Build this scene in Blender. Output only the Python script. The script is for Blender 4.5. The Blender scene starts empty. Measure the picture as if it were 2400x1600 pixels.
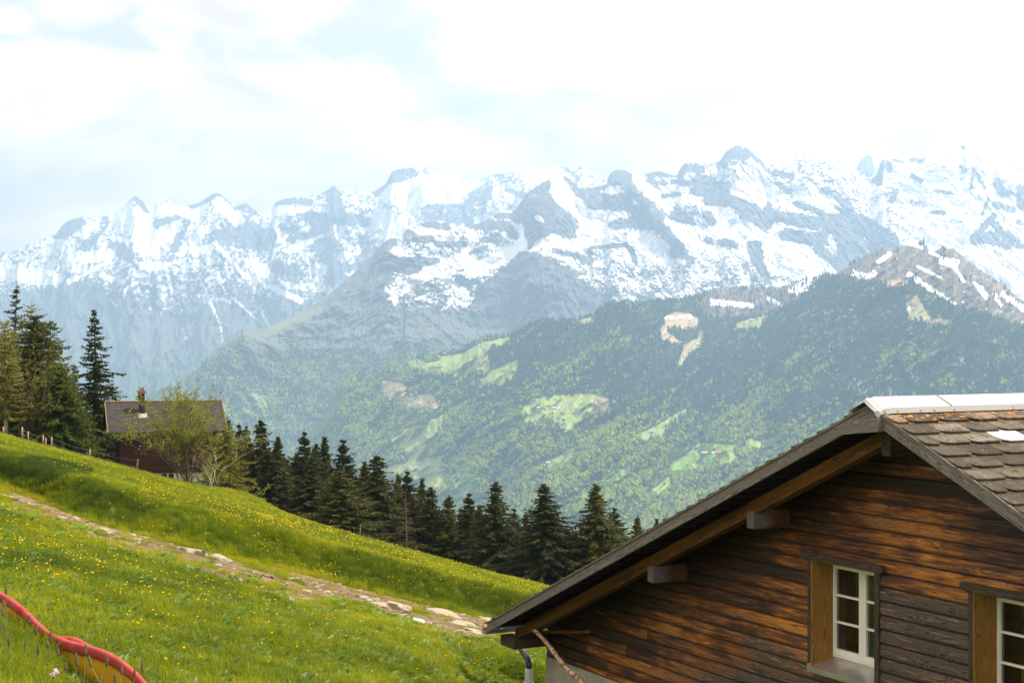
import bpy, math, random, os
import numpy as np
from mathutils import Vector, noise as mnoise
R = math.radians
scene = bpy.context.scene
col = scene.collection

# ------------------------------------------------------------------ camera
F, CX, HY = 3768.0, 1200.0, 775.0          # focal length, centre and horizon measured on the 2400 px wide photograph
cam_d = bpy.data.cameras.new('camera')
cam = bpy.data.objects.new('camera', cam_d); col.objects.link(cam)
cam_d.lens = 36.0 * F / 2400.0
cam_d.shift_y = (HY - 800.0) / 2400.0
cam_d.clip_start = 0.1; cam_d.clip_end = 90000
cam.location = (0, 0, 0); cam.rotation_euler = (R(90), 0, 0)
scene.camera = cam
# ------------------------------------------------------------------ light
SUN_EL, SUN_AZ = 54.0, 80.0                # azimuth measured from +Y (view direction) towards +X
EXPOSURE = 1.0
scene.view_settings.view_transform = 'Standard'
scene.view_settings.look = 'None'
scene.view_settings.exposure = EXPOSURE
scene.view_settings.gamma = 1.0
scene.render.film_transparent = False
cy = scene.cycles
cy.use_denoising = True
cy.max_bounces = 6; cy.diffuse_bounces = 3; cy.glossy_bounces = 3; cy.transmission_bounces = 4
cy.transparent_max_bounces = 12; cy.volume_bounces = 1
cy.sample_clamp_indirect = 6.0
cy.use_light_tree = False
sd = bpy.data.lights.new('sun', 'SUN')
sd.energy = 4.8; sd.angle = R(5.0); sd.color = (1.0, 0.955, 0.88)
sun = bpy.data.objects.new('sun', sd); col.objects.link(sun)
sdir = Vector((math.sin(R(SUN_AZ)) * math.cos(R(SUN_EL)), math.cos(R(SUN_AZ)) * math.cos(R(SUN_EL)), math.sin(R(SUN_EL))))
sun.rotation_euler = sdir.to_track_quat('Z', 'Y').to_euler()

# ------------------------------------------------------------------ node helper
class NT:
    def __init__(s, tree): s.t = tree; s.t.nodes.clear()
    def n(s, typ, props=None, ins=None, out=0):
        nd = s.t.nodes.new(typ)
        for k, v in (props or {}).items(): setattr(nd, k, v)
        for k, v in (ins or {}).items():
            sk = nd.inputs[k]
            if hasattr(v, 'is_output') or isinstance(v, bpy.types.NodeSocket): s.t.links.new(v, sk)
            else: sk.default_value = v
        return nd.outputs[out] if out is not None else nd
    def m(s, op, a, b=0.0, c=None, clamp=False):
        ins = {0: a, 1: b}
        if c is not None: ins[2] = c
        return s.n('ShaderNodeMath', {'operation': op, 'use_clamp': clamp}, ins)
    def mix(s, f, a, b, mode='MIX'):
        nd = s.t.nodes.new('ShaderNodeMix'); nd.data_type = 'RGBA'; nd.blend_type = mode
        for i, v in ((0, f), (6, a), (7, b)):
            if isinstance(v, bpy.types.NodeSocket): s.t.links.new(v, nd.inputs[i])
            else: nd.inputs[i].default_value = v if not isinstance(v, tuple) or len(v) == 4 else (*v, 1)
        return nd.outputs[2]
    def ramp(s, f, stops, interp='LINEAR'):
        nd = s.t.nodes.new('ShaderNodeValToRGB'); s.t.links.new(f, nd.inputs[0])
        e = nd.color_ramp.elements; nd.color_ramp.interpolation = interp
        while len(e) < len(stops): e.new(0.5)
        for i, (p, c) in enumerate(stops):
            e[i].position = p
            e[i].color = (c, c, c, 1) if isinstance(c, (int, float)) else (*c, 1)
        return nd.outputs[0]
    def noise(s, vec, scale, detail=3, rough=0.55, dist=0.0, out=0):
        return s.n('ShaderNodeTexNoise', {}, {'Vector': vec, 'Scale': scale, 'Detail': detail, 'Roughness': rough, 'Distortion': dist}, out)
    def vmap(s, vec, scale=(1, 1, 1), loc=(0, 0, 0), rot=(0, 0, 0)):
        return s.n('ShaderNodeMapping', {}, {'Vector': vec, 'Scale': scale, 'Location': loc, 'Rotation': rot})
    def attr(s, name, typ='GEOMETRY', out=0):
        return s.n('ShaderNodeAttribute', {'attribute_name': name, 'attribute_type': typ}, {}, out)
    def ss(s, x, lo, hi):
        nd = s.t.nodes.new('ShaderNodeMapRange'); nd.interpolation_type = 'SMOOTHSTEP'
        if isinstance(x, bpy.types.NodeSocket): s.t.links.new(x, nd.inputs[0])
        nd.inputs[1].default_value = lo; nd.inputs[2].default_value = hi
        return nd.outputs[0]

def new_mat(name):
    m = bpy.data.materials.new(name); m.use_nodes = True
    return m, NT(m.node_tree)

def pbr(t, colr, rough=0.8, bump=None, bstr=0.3, bdist=0.02, spec=0.3, metal=0.0, trans=None, **kw):
    nrm = None
    if bump is not None:
        nrm = t.n('ShaderNodeBump', {}, {'Height': bump, 'Strength': bstr, 'Distance': bdist})
    ins = {'Base Color': colr if isinstance(colr, bpy.types.NodeSocket) else (*colr[:3], 1), 'Roughness': rough, 'Specular IOR Level': spec, 'Metallic': metal}
    if nrm is not None: ins['Normal'] = nrm
    ins.update(kw)
    b = t.n('ShaderNodeBsdfPrincipled', {}, ins)
    if trans is not None:   # leaf-like translucency
        f, tc = trans
        tr = t.n('ShaderNodeBsdfTranslucent', {}, {'Color': tc if isinstance(tc, bpy.types.NodeSocket) else (*tc, 1)})
        mx = t.t.nodes.new('ShaderNodeMixShader'); mx.inputs[0].default_value = f
        t.t.links.new(b, mx.inputs[1]); t.t.links.new(tr, mx.inputs[2]); b = mx.outputs[0]
    o = t.n('ShaderNodeOutputMaterial', {}, {'Surface': b}, None)
    return b

def simple(name, c, rough=0.7, var=0.25, scale=8.0, metal=0.0, spec=0.3, bump=0.15, trans=None, coords='Object'):
    m, t = new_mat(name)
    tc = t.n('ShaderNodeTexCoord', {}, {}, None).outputs[coords]
    nz = t.noise(tc, scale, 5)
    a = tuple(x * (1 - var) for x in c); b = tuple(min(1, x * (1 + var)) for x in c)
    cc = t.mix(t.ss(nz, .3, .7), a, b)
    tr = (trans[0], tuple(trans[1])) if trans else None
    pbr(t, cc, rough, nz, bump, 0.01, spec, metal, tr)
    return m

# ------------------------------------------------------------------ world: Nishita sky seen between bright clouds
w = bpy.data.worlds.new('World'); scene.world = w; w.use_nodes = True
t = NT(w.node_tree)
sky = t.n('ShaderNodeTexSky', {'sky_type': 'NISHITA', 'sun_disc': False, 'sun_elevation': R(SUN_EL), 'sun_rotation': R(SUN_AZ), 'altitude': 1400.0, 'air_density': 1.0, 'dust_density': 1.0, 'ozone_density': 1.5})
d = t.n('ShaderNodeTexCoord', {}, {}, None).outputs['Generated']
sp = t.n('ShaderNodeSeparateXYZ', {}, {0: d}, None)
az = t.m('ARCTAN2', sp.outputs[0], sp.outputs[1]); el = t.m('ARCSINE', sp.outputs[2])
pz = t.m('ADD', sp.outputs[2], 0.16)
cv = t.n('ShaderNodeCombineXYZ', {}, {0: t.m('DIVIDE', sp.outputs[0], pz), 1: t.m('DIVIDE', sp.outputs[1], pz), 2: 0.0})
n1 = t.noise(cv, 1.9, 9, .58, .35)
n2 = t.noise(t.vmap(d, (7, 7, 15)), 2.6, 10, .64, .3)
nn = t.m('ADD', t.m('MULTIPLY', n1, .35), t.m('MULTIPLY', n2, .65))
gap = 0.0
for (u, v, a, b, wt) in [(150, 40, 260, 75, .42), (560, 105, 330, 62, .50), (880, 60, 170, 90, .42), (1010, 215, 130, 85, .42), (1180, 250, 130, 30, .22), (60, 260, 190, 40, .10), (330, 320, 160, 30, .12),
                         (1380, 190, 120, 60, .22), (1240, 40, 90, 40, .2), (1500, -150, 500, 80, .2), (-600, 100, 500, 160, .4), (390, 65, 70, 42, -.55), (600, 45, 150, 38, -.42), (10, 50, 60, 28, -.4), (845, 125, 45, 22, -.3), (300, 160, 260, 50, -.28),(720, 200, 240, 50, -.25), (500, -10, 250, 30, -.2)]:
    A = (u - CX) / F; E = (HY - v) / F; ce = math.cos(math.atan(E))
    dx = t.m('MULTIPLY', t.m('SUBTRACT', az, math.atan(A)), F / a); dy = t.m('MULTIPLY', t.m('SUBTRACT', el, math.atan(E * math.cos(math.atan(A)))), F / b)
    g = t.m('SUBTRACT', 1.0, t.m('ADD', t.m('MULTIPLY', dx, dx), t.m('MULTIPLY', dy, dy)))
    g = t.m('MULTIPLY', t.ss(g, -.9, 1.0), wt * 1.5)
    gap = g if isinstance(gap, float) else t.m('ADD', gap, g)
cl = t.m('SUBTRACT', t.m('MULTIPLY', t.m('ADD', nn, -0.20), 3.3), gap)
cl = t.ss(cl, .05, .95)
skyc = t.n('ShaderNodeHueSaturation', {}, {'Saturation': 0.33, 'Value': 0.125, 'Color': sky})
shade = t.ramp(t.noise(t.vmap(d, (3, 3, 7)), 2.3, 6, .55, .4), [(.32, (.50, .49, .485)), (.60, (1.0, .995, .985))])
cloud = t.mix(1.0, shade, (1.06, .92, .82), 'MULTIPLY')
upf = t.ss(el, -.02, .02)
skyc = t.mix(1.0, skyc, (1.12, .97, .93), 'MULTIPLY')
glow = t.m('MULTIPLY', t.m('SUBTRACT', 1.0, t.ss(el, .04, .34)), t.ss(sp.outputs[1], .2, .85))
cloud = t.mix(1.0, cloud, t.mix(glow, (1.0, 1.0, 1.0), (1.75, 1.6, 1.45)), 'MULTIPLY')
cc = t.mix(cl, skyc, cloud)
cc = t.mix(upf, (.10, .14, .08), cc)
bg = t.n('ShaderNodeBackground', {}, {'Color': cc, 'Strength': 1.0})
t.n('ShaderNodeOutputWorld', {}, {'Surface': bg}, None)

# ------------------------------------------------------------------ helpers
def px(u, v, Y):                      # the point seen at photo pixel (u, v) at distance Y
    return ((u - CX) / F * Y, Y, (HY - v) / F * Y)

def tag(o, label=None, cat=None, group=None, kind=None):
    if label: o['label'] = label
    if cat: o['category'] = cat
    if group: o['group'] = group
    if kind: o['kind'] = kind
    return o

def mk(name, V, Fc, mats, parent=None, mi=None, uv=None, attrs=None, smooth=False, loc=None):
    me = bpy.data.meshes.new(name)
    V = np.asarray(V, dtype=np.float32).reshape(-1, 3)
    if isinstance(Fc, np.ndarray):
        nf, k = Fc.shape
        me.vertices.add(len(V)); me.vertices.foreach_set('co', V.ravel())
        me.loops.add(nf * k); me.loops.foreach_set('vertex_index', Fc.ravel().astype(np.int32))
        me.polygons.add(nf); me.polygons.foreach_set('loop_start', np.arange(0, nf * k, k, dtype=np.int32))
        me.update(calc_edges=True)
    else:
        me.from_pydata([tuple(map(float, p)) for p in V], [], Fc); me.update()
    if not isinstance(mats, (list, tuple)): mats = [mats]
    for m in mats:
        if m: me.materials.append(m)
    if mi is not None: me.polygons.foreach_set('material_index', np.asarray(mi, dtype=np.int32))
    if smooth: me.polygons.foreach_set('use_smooth', np.ones(len(me.polygons), dtype=bool))
    if uv is not None:                      # uv per vertex
        l = me.uv_layers.new(name='UVMap'); vi = np.empty(len(me.loops), dtype=np.int32); me.loops.foreach_get('vertex_index', vi)
        l.data.foreach_set('uv', np.asarray(uv, dtype=np.float32)[vi].ravel())
    for k, a in (attrs or {}).items():
        a = np.asarray(a, dtype=np.float32)
        if a.ndim == 1:
            at = me.attributes.new(k, 'FLOAT', 'POINT'); at.data.foreach_set('value', a)
        else:
            at = me.attributes.new(k, 'FLOAT_COLOR', 'POINT'); at.data.foreach_set('color', np.hstack([a, np.ones((len(a), 1), np.float32)]).ravel().astype(np.float32))
    o = bpy.data.objects.new(name, me); col.objects.link(o)
    if parent is not None: o.parent = parent
    if loc is not None: o.location = loc
    return o

def empty(name, loc=(0, 0, 0), rz=0.0):
    o = bpy.data.objects.new(name, None); col.objects.link(o); o.location = loc; o.rotation_euler = (0, 0, rz)
    o.empty_display_size = .2
    return o

class MB:
    def __init__(s): s.v = []; s.f = []; s.m = []; s.a = []; s.uv = []
    def add(s, vs, fs, mi=0, a=0.0, uv=None):
        b = len(s.v); s.v += [tuple(p) for p in vs]; s.f += [tuple(i + b for i in f) for f in fs]; s.m += [mi] * len(fs); s.a += [a] * len(vs)
        s.uv += list(uv) if uv is not None else [(0, 0)] * len(vs)
    def box8(s, p, mi=0, a=0.0):       # 8 corners: bottom loop then top loop
        s.add(p, [(3, 2, 1, 0), (4, 5, 6, 7), (0, 1, 5, 4), (1, 2, 6, 5), (2, 3, 7, 6), (3, 0, 4, 7)], mi, a)
    def box(s, x0, x1, y0, y1, z0, z1, fn=None, mi=0, a=0.0):
        p = [(x0, y0, z0), (x1, y0, z0), (x1, y1, z0), (x0, y1, z0), (x0, y0, z1), (x1, y0, z1), (x1, y1, z1), (x0, y1, z1)]
        if fn: p = [fn(*q) for q in p]
        s.box8(p, mi, a)
    def tube(s, pts, rads, n=6, mi=0, cap=True, a=0.0):
        pts = [Vector(p) for p in pts]; rings = []
        ref = Vector((0.13, 0.21, 0.97))
        for i, p in enumerate(pts):
            d = (pts[min(i + 1, len(pts) - 1)] - pts[max(i - 1, 0)])
            d = d.normalized() if d.length > 1e-9 else Vector((0, 0, 1))
            r_ = ref if abs(d.dot(ref)) < .93 else Vector((1, 0, 0))
            e1 = d.cross(r_).normalized(); e2 = d.cross(e1)
            r = rads[i] if hasattr(rads, '__len__') else rads
            rings.append([tuple(p + (e1 * math.cos(2 * math.pi * k / n) + e2 * math.sin(2 * math.pi * k / n)) * r) for k in range(n)])
        vs = [q for rg in rings for q in rg]; fs = []
        for i in range(len(pts) - 1):
            for k in range(n):
                fs.append((i * n + k, i * n + (k + 1) % n, (i + 1) * n + (k + 1) % n, (i + 1) * n + k))
        if cap: fs += [tuple(range(n))[::-1], tuple((len(pts) - 1) * n + k for k in range(n))]
        s.add(vs, fs, mi, a)
    def build(s, name, mats, parent=None, smooth=False, loc=None, attr=None, uv=False):
        return mk(name, s.v, s.f, mats, parent, s.m, s.uv if uv else None, {attr: s.a} if attr else None, smooth, loc)

# numpy gradient noise
_rng = np.random.RandomState(7)
_P = _rng.permutation(256); _P = np.concatenate([_P, _P, _P])
_G = np.stack([np.cos(np.arange(256) * 2.399963), np.sin(np.arange(256) * 2.399963)], 1)
def pn(x, y, seed=0):
    x = np.asarray(x, float) + seed * 17.31; y = np.asarray(y, float) + seed * 9.77
    xi = np.floor(x).astype(np.int64); yi = np.floor(y).astype(np.int64); xf = x - xi; yf = y - yi
    u_ = xf * xf * xf * (xf * (xf * 6 - 15) + 10); v_ = yf * yf * yf * (yf * (yf * 6 - 15) + 10)
    def g(ix, iy, dx, dy):
        h = _P[(_P[ix & 255] + iy) & 255]; q = _G[h]
        return q[..., 0] * dx + q[..., 1] * dy
    a = g(xi, yi, xf, yf); b = g(xi + 1, yi, xf - 1, yf); c = g(xi, yi + 1, xf, yf - 1); d_ = g(xi + 1, yi + 1, xf - 1, yf - 1)
    return (a + (b - a) * u_ + ((c + (d_ - c) * u_) - (a + (b - a) * u_)) * v_) * 1.45
def fbm(x, y, o=5, seed=0, gain=.5, lac=2.03):
    s = 0; a = 1; n_ = 0
    for i in range(o): s = s + a * pn(x, y, seed + i * 3); n_ += a; a *= gain; x = x * lac; y = y * lac
    return s / n_
def ridged(x, y, o=5, seed=0, gain=.5, lac=2.07):
    s = 0; a = 1; n_ = 0
    for i in range(o): s = s + a * (1 - 2 * np.abs(pn(x, y, seed + i * 3))); n_ += a; a *= gain; x = x * lac; y = y * lac
    return s / n_
def sstep(x, a, b):
    t_ = np.clip((x - a) / (b - a), 0, 1); return t_ * t_ * (3 - 2 * t_)
def strokes(u, v, L, soft=.8):       # each (x0, y0, x1, y1, halfwidth, value): summed soft capsules
    out = np.zeros_like(u, dtype=float)
    for (x0, y0, x1, y1, wd, val) in L:
        m = (u > min(x0, x1) - 2.2 * wd) & (u < max(x0, x1) + 2.2 * wd) & (v > min(y0, y1) - 2.2 * wd) & (v < max(y0, y1) + 2.2 * wd)
        if not m.any(): continue
        uu = u[m]; vv = v[m]; dx = x1 - x0; dy = y1 - y0; q = dx * dx + dy * dy + 1e-9
        tt = np.clip(((uu - x0) * dx + (vv - y0) * dy) / q, 0, 1)
        dd = np.hypot(uu - x0 - tt * dx, vv - y0 - tt * dy)
        out[m] += val * (1 - sstep(dd, wd * soft * .6, wd * (1 + soft * .6)))
    return out
def inpoly(u, v, P):
    ins = np.zeros(u.shape, bool); n_ = len(P)
    for i in range(n_):
        x0, y0 = P[i]; x1, y1 = P[(i + 1) % n_]
        if y0 == y1: continue
        c = ((y0 > v) != (y1 > v)) & (u < (x1 - x0) * (v - y0) / (y1 - y0) + x0); ins ^= c
    return ins.astype(float)
def grid_faces(nr, nc):
    i = np.arange(nr - 1)[:, None] * nc + np.arange(nc - 1)[None, :]
    return np.stack([i, i + 1, i + nc + 1, i + nc], -1).reshape(-1, 4)

# scatter: points carrying scale / rotation / variant / tint, instanced by a geometry node tree
def scatter(name, P, variants, scale, rotz, idx, tint, tilt=None):
    n_ = len(P)
    me = bpy.data.meshes.new(name); me.vertices.add(n_); me.vertices.foreach_set('co', np.asarray(P, np.float32).ravel())
    def fa(nm, typ, arr, key):
        at = me.attributes.new(nm, typ, 'POINT'); at.data.foreach_set(key, np.asarray(arr).ravel())
    sc = np.asarray(scale, np.float32); sc = np.repeat(sc[:, None], 3, 1) if sc.ndim == 1 else sc
    fa('isc', 'FLOAT_VECTOR', sc, 'vector')
    rot = np.zeros((n_, 3), np.float32); rot[:, 2] = rotz
    if tilt is not None: rot[:, :2] = tilt
    fa('irot', 'FLOAT_VECTOR', rot, 'vector'); fa('iid', 'INT', np.asarray(idx, np.int32), 'value'); fa('tint', 'FLOAT', np.asarray(tint, np.float32), 'value')
    o = bpy.data.objects.new(name, me); col.objects.link(o)
    c = bpy.data.collections.new(name + '_kinds')
    for i, v_ in enumerate(variants):
        for cc_ in list(v_.users_collection): cc_.objects.unlink(v_)
        v_.name = 'k%02d_%s' % (i, v_.name); c.objects.link(v_)
    g = bpy.data.node_groups.new(name, 'GeometryNodeTree')
    g.interface.new_socket('Geometry', in_out='INPUT', socket_type='NodeSocketGeometry'); g.interface.new_socket('Geometry', in_out='OUTPUT', socket_type='NodeSocketGeometry')
    N = g.nodes.new; Lk = g.links.new
    gi = N('NodeGroupInput'); go = N('NodeGroupOutput'); ip = N('GeometryNodeInstanceOnPoints'); ci = N('GeometryNodeCollectionInfo')
    ci.inputs['Collection'].default_value = c; ci.inputs['Separate Children'].default_value = True; ci.inputs['Reset Children'].default_value = True
    def na(nm, typ):
        a = N('GeometryNodeInputNamedAttribute'); a.data_type = typ; a.inputs[0].default_value = nm; return a.outputs[0]
    Lk(gi.outputs[0], ip.inputs['Points']); Lk(ci.outputs[0], ip.inputs['Instance']); ip.inputs['Pick Instance'].default_value = True
    Lk(na('iid', 'INT'), ip.inputs['Instance Index']); Lk(na('irot', 'FLOAT_VECTOR'), ip.inputs['Rotation']); Lk(na('isc', 'FLOAT_VECTOR'), ip.inputs['Scale'])
    Lk(ip.outputs[0], go.inputs[0])
    md = o.modifiers.new('scatter', 'NODES'); md.node_group = g
    return o
# ================================================================== mountains
def crest(L): a = np.array(L, float); return lambda u: np.interp(u, a[:, 0], a[:, 1])

def relief(name, u0, u1, nu, nv, vc, vb, depth, jit, mat, attrs_fn, back=1500.0, backdrop=900.0):
    """terrain of one massif: front face from the valley up to the crest and a back slope behind it"""
    u = np.linspace(u0, u1, nu); c = vc(u) + jit(u); b = vb(u) if callable(vb) else np.full(nu, float(vb))
    tt = np.linspace(1, 0, nv)[:, None] ** 1.12
    V = c[None, :] + (b - c)[None, :] * tt; U = np.broadcast_to(u[None, :], V.shape).copy()
    Y = depth(U, V, c[None, :])
    X = (U - CX) / F * Y; Z = (HY - V) / F * Y
    Pf = np.stack([X, Y, Z], -1)
    bk = []
    for k in (0.03, .12, .3, .6, 1.0):
        q = Pf[-1].copy(); q[:, 1] += back * k; q[:, 0] *= (1 + back * k / Pf[-1][:, 1]); q[:, 2] -= backdrop * k ** .85 * (1 + .3 * fbm(u / 60., u * 0 + k, 3, 5)); bk.append(q)
    Pall = np.concatenate([Pf, np.array(bk)], 0)
    A = attrs_fn(U, V, Pf)
    for k in A:
        last = A[k][-1]; A[k] = np.concatenate([A[k]] + [last[None]] * 5, 0); A[k] = A[k].reshape(-1, *A[k].shape[2:])
    o = mk(name, Pall.reshape(-1, 3), grid_faces(nv + 5, nu), mat, attrs=A, smooth=True)
    return o, u, U, V, Pf

def terrain_mat(name, grain, bstr=.6, bdist=12.0, rough=.9):
    m, t = new_mat(name)
    c = t.attr('Col'); s = t.attr('snow', out=2)
    p = t.n('ShaderNodeNewGeometry', {}, {}, None).outputs['Position']
    n1 = t.noise(t.vmap(p, (1, .5, 1.6)), grain, 9, .72)
    n2 = t.noise(p, grain * 4.3, 4, .6)
    k = t.m('ADD', t.m('MULTIPLY', n1, .9), t.m('MULTIPLY', n2, .6))
    c2 = t.mix(1.0, c, t.ramp(k, [(.45, .6), (1.0, 1.35)]), 'MULTIPLY')
    sm = t.ss(t.m('ADD', t.m('ADD', s, t.m('MULTIPLY', t.m('SUBTRACT', n1, .5), 1.7)), t.m('MULTIPLY', t.m('SUBTRACT', n2, .5), .9)), .44, .56)
    cc = t.mix(sm, c2, (.93, .93, .93))
    pbr(t, cc, rough, t.m('MULTIPLY', k, t.m('SUBTRACT', 1.0, t.m('MULTIPLY', sm, .85))), bstr, bdist, .15)
    return m

# ---- the far range
C1 = [(-500, 640), (-200, 610), (0, 591), (38, 587), (77, 566), (128, 551), (149, 525), (164, 515), (191, 508), (215, 511), (238, 507), (264, 503), (289, 483), (312, 461), (327, 461), (340, 474), (351, 487), (360, 482), (368, 474), (383, 469), (400, 472), (408, 481),
      (446, 481), (468, 475), (493, 457), (506, 452), (517, 455), (536, 470), (553, 483), (565, 479), (576, 476), (591, 487), (606, 499), (621, 492), (638, 487), (650, 472), (672, 465), (697, 461), (712, 463), (757, 451), (772, 443), (782, 434), (795, 447), (821, 445), (846, 451),
      (876, 449), (893, 438), (903, 432), (912, 415), (920, 401), (940, 396), (984, 390), (1014, 396), (1030, 403), (1053, 400), (1072, 415), (1081, 428), (1106, 424), (1144, 411), (1183, 405), (1221, 403), (1250, 398), (1286, 390), (1297, 388), (1309, 385), (1320, 392), (1328, 391), (1335, 398), (1355, 390), (1370, 392), (1382, 401), (1395, 410), (1412, 419),
      (1424, 430), (1500, 440), (2000, 420), (2008, 393), (2015, 378), (2034, 363), (2045, 369), (2046, 385), (2060, 420), (2340, 420), (2365, 384), (2385, 394), (2400, 400), (2900, 430)]
S1 = [(278, 497, 305, 503, 14, .5), (327, 522, 345, 572, 20, .5), (340, 572, 415, 532, 12, .45), (357, 489, 446, 497, 10, .45), (515, 475, 560, 518, 11, .6), (472, 540, 455, 578, 8, .5), (428, 583, 488, 586, 5, .5), (205, 552, 235, 525, 10, .5), (192, 603, 252, 597, 10, .5),
      (150, 570, 180, 620, 14, .2), (10, 640, 120, 652, 14, .3), (60, 650, 130, 660, 8, .3), (512, 578, 574, 648, 3.2, .7), (335, 622, 395, 625, 7, .4), (238, 645, 288, 662, 4.5, .5), (162, 662, 255, 612, 3.4, .5), (294, 680, 313, 663, 2.6, .7), (292, 680, 291, 695, 3, .6),
      (260, 703, 287, 730, 2.6, .8), (287, 730, 300, 790, 1.6, .45), (306, 806, 325, 849, 2.6, .8), (325, 849, 363, 902, 1.8, .6), (474, 669, 494, 711, 3.6, .8), (494, 711, 517, 761, 2.4, .75), (517, 761, 522, 803, 1.8, .75), (428, 772, 444, 814, 1.6, .6), (444, 814, 455, 862, 1.8, .75),
      (543, 696, 570, 720, 3, .75), (570, 720, 612, 757, 1.6, .45), (593, 703, 612, 730, 3.4, .8), (612, 730, 631, 765, 2.2, .8), (480, 662, 490, 650, 2, .5),
      (140, 545, 178, 520, 13, -.55), (245, 520, 200, 580, 8, -.5), (318, 463, 346, 496, 5, -.5), (449, 484, 500, 458, 6, -.55), (434, 522, 410, 582, 8, -.45), (366, 527, 420, 507, 6, -.5), (574, 522, 600, 548, 14, -.35), (480, 560, 520, 550, 10, -.3), (270, 580, 300, 600, 10, -.3),
      (515, 458, 551, 497, 5, -.5), (560, 483, 600, 497, 7, -.3), (650, 474, 724, 477, 7, -.6), (781, 444, 788, 500, 13, -.55), (717, 507, 860, 520, 9, -.4), (750, 528, 742, 604, 17, -.5), (679, 560, 717, 552, 6, -.5), (653, 533, 693, 540, 6, -.5), (775, 580, 782, 645, 16, -.5), (820, 620, 850, 610, 13, -.3),
      (538, 545, 615, 563, 22, -.28), (640, 627, 691, 637, 9, -.4), (885, 447, 915, 405, 10, -.7), (915, 410, 965, 410, 12, -.5), (1010, 497, 1090, 503, 18, -.4), (850, 560, 870, 590, 12, -.3), (666, 490, 719, 485, 8, .5), (980, 448, 1040, 440, 24, 1.1), (900, 450, 960, 470, 14, .5), (895, 515, 946, 553, 18, .5), (755, 553, 679, 588, 4.5, .6),  # the strongest positive stroke paints a cloud wisp on the peak as snow
      (663, 553, 643, 525, 4, .5), (730, 604, 755, 628, 12, .5), (589, 617, 628, 645, 11, .55), (793, 599, 819, 609, 9, .4), (577, 645, 704, 705, 5.5, .45), (666, 668, 775, 680, 6, .25), (612, 492, 640, 500, 9, .4), (1105, 470, 1143, 448, 13, -.5), (1100, 552, 1180, 545, 18, -.4), (1160, 452, 1218, 470, 9, .45), (1190, 445, 1222, 460, 5, -.5),
      (1325, 395, 1357, 420, 3.5, -.5), (1130, 415, 1200, 420, 8, -.15), (2005, 395, 2045, 366, 14, -.9), (2020, 385, 2035, 395, 14, -.8), (2365, 384, 2400, 400, 8, -.8), (1240, 415, 1300, 405, 12, .2)]
def wstrokes(U, V, L, a=6.0):      # strokes with frayed natural edges
    wu = U + a * fbm(U / 11., V / 11., 4, 131, .7) * 1.6; wv = V + a * fbm(U / 11., V / 11., 4, 137, .7) * 1.6
    thin = [q for q in L if q[4] < 4]; big = [q for q in L if q[4] >= 4]
    w2, x2 = U + (wu - U) * .25, V + (wv - V) * .25
    return strokes(wu, wv, big, 1.3) * (.80 + 1.0 * fbm(U / 6., V / 4., 4, 139, .7)) + 1.15 * strokes(w2, x2, thin, 1.0)
def d1(U, V, C):
    dv = V - C; base = 14000 + 500 * np.sin(U / 300.) + 800 * sstep(U, 850, 1200)
    r = ridged(U / 85. + .25 * dv / 60., dv / 210., 5, 3) * 420 + ridged(U / 30. - .3 * dv / 60., dv / 70., 4, 9) * 120
    front = np.exp(-((U - 330 + .9 * (V - 640)) / 190.) ** 2) * sstep(dv, 60, 170) * 500 
    k = sstep(dv, 0, 45)
    return base - 7.8 * dv - .95 * r * k - .9 * front
def a1(U, V, P):
    dv = V
    dv = V - crest(C1)(U); rg = ridged(U / 85. + .25 * dv / 60., dv / 210., 5, 3) * .8 + ridged(U / 30. - .3 * dv / 60., dv / 70., 4, 9) * .6
    an = .55 * fbm(U / 13. + .35 * V / 18., V / 10., 6, 21, .74) + .55 * fbm(U / 5. - V / 9., V / 3.6, 4, 24, .72)
    lim = np.interp(V, [380, 560, 640, 690, 730, 760, 1000], [.58, .56, .50, .37, .20, .06, -.4])
    s = lim - .09 + 1.4 * an - .24 * (rg - .84) + np.clip(1.3 * wstrokes(U, V, S1, 4.0), -.34, .5)
    diag = sstep((V - 690) + .36 * (U - 60) * (U < 240), -15, 25) * (U < 300)
    s = s - .35 * diag * (V > 600) * sstep(V, 640, 690)
    s = np.clip((s - .44) / .30 + .5, -.6, 1.6)
    rock = np.array([.15, .16, .19]); low = np.array([.18, .17, .155]); gr = np.array([.10, .13, .07])
    f = sstep(V + 60 * fbm(U / 60., V / 60., 4, 30), 680, 800)[..., None]; g = sstep(V + 110 * fbm(U / 40., V / 90., 5, 31), 800, 900)[..., None]
    c = rock * (1 - f) + low * f; c = c * (1 - g * .8) + gr * g * .8
    c = c * (1 + .35 * fbm(U / 14., V / 40., 5, 33)[..., None])
    return {'Col': np.clip(c, .01, 1), 'snow': s}
m_far = terrain_mat('rock_and_snow_far', .012, .8, 30)
far, *_ = relief('far_mountains', -520, 2900, 1500, 330, crest(C1), 932, d1, lambda u: 2.2 * fbm(u / 7., u * 0, 4, 11, .6), m_far, a1)
tag(far, kind='structure')

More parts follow.
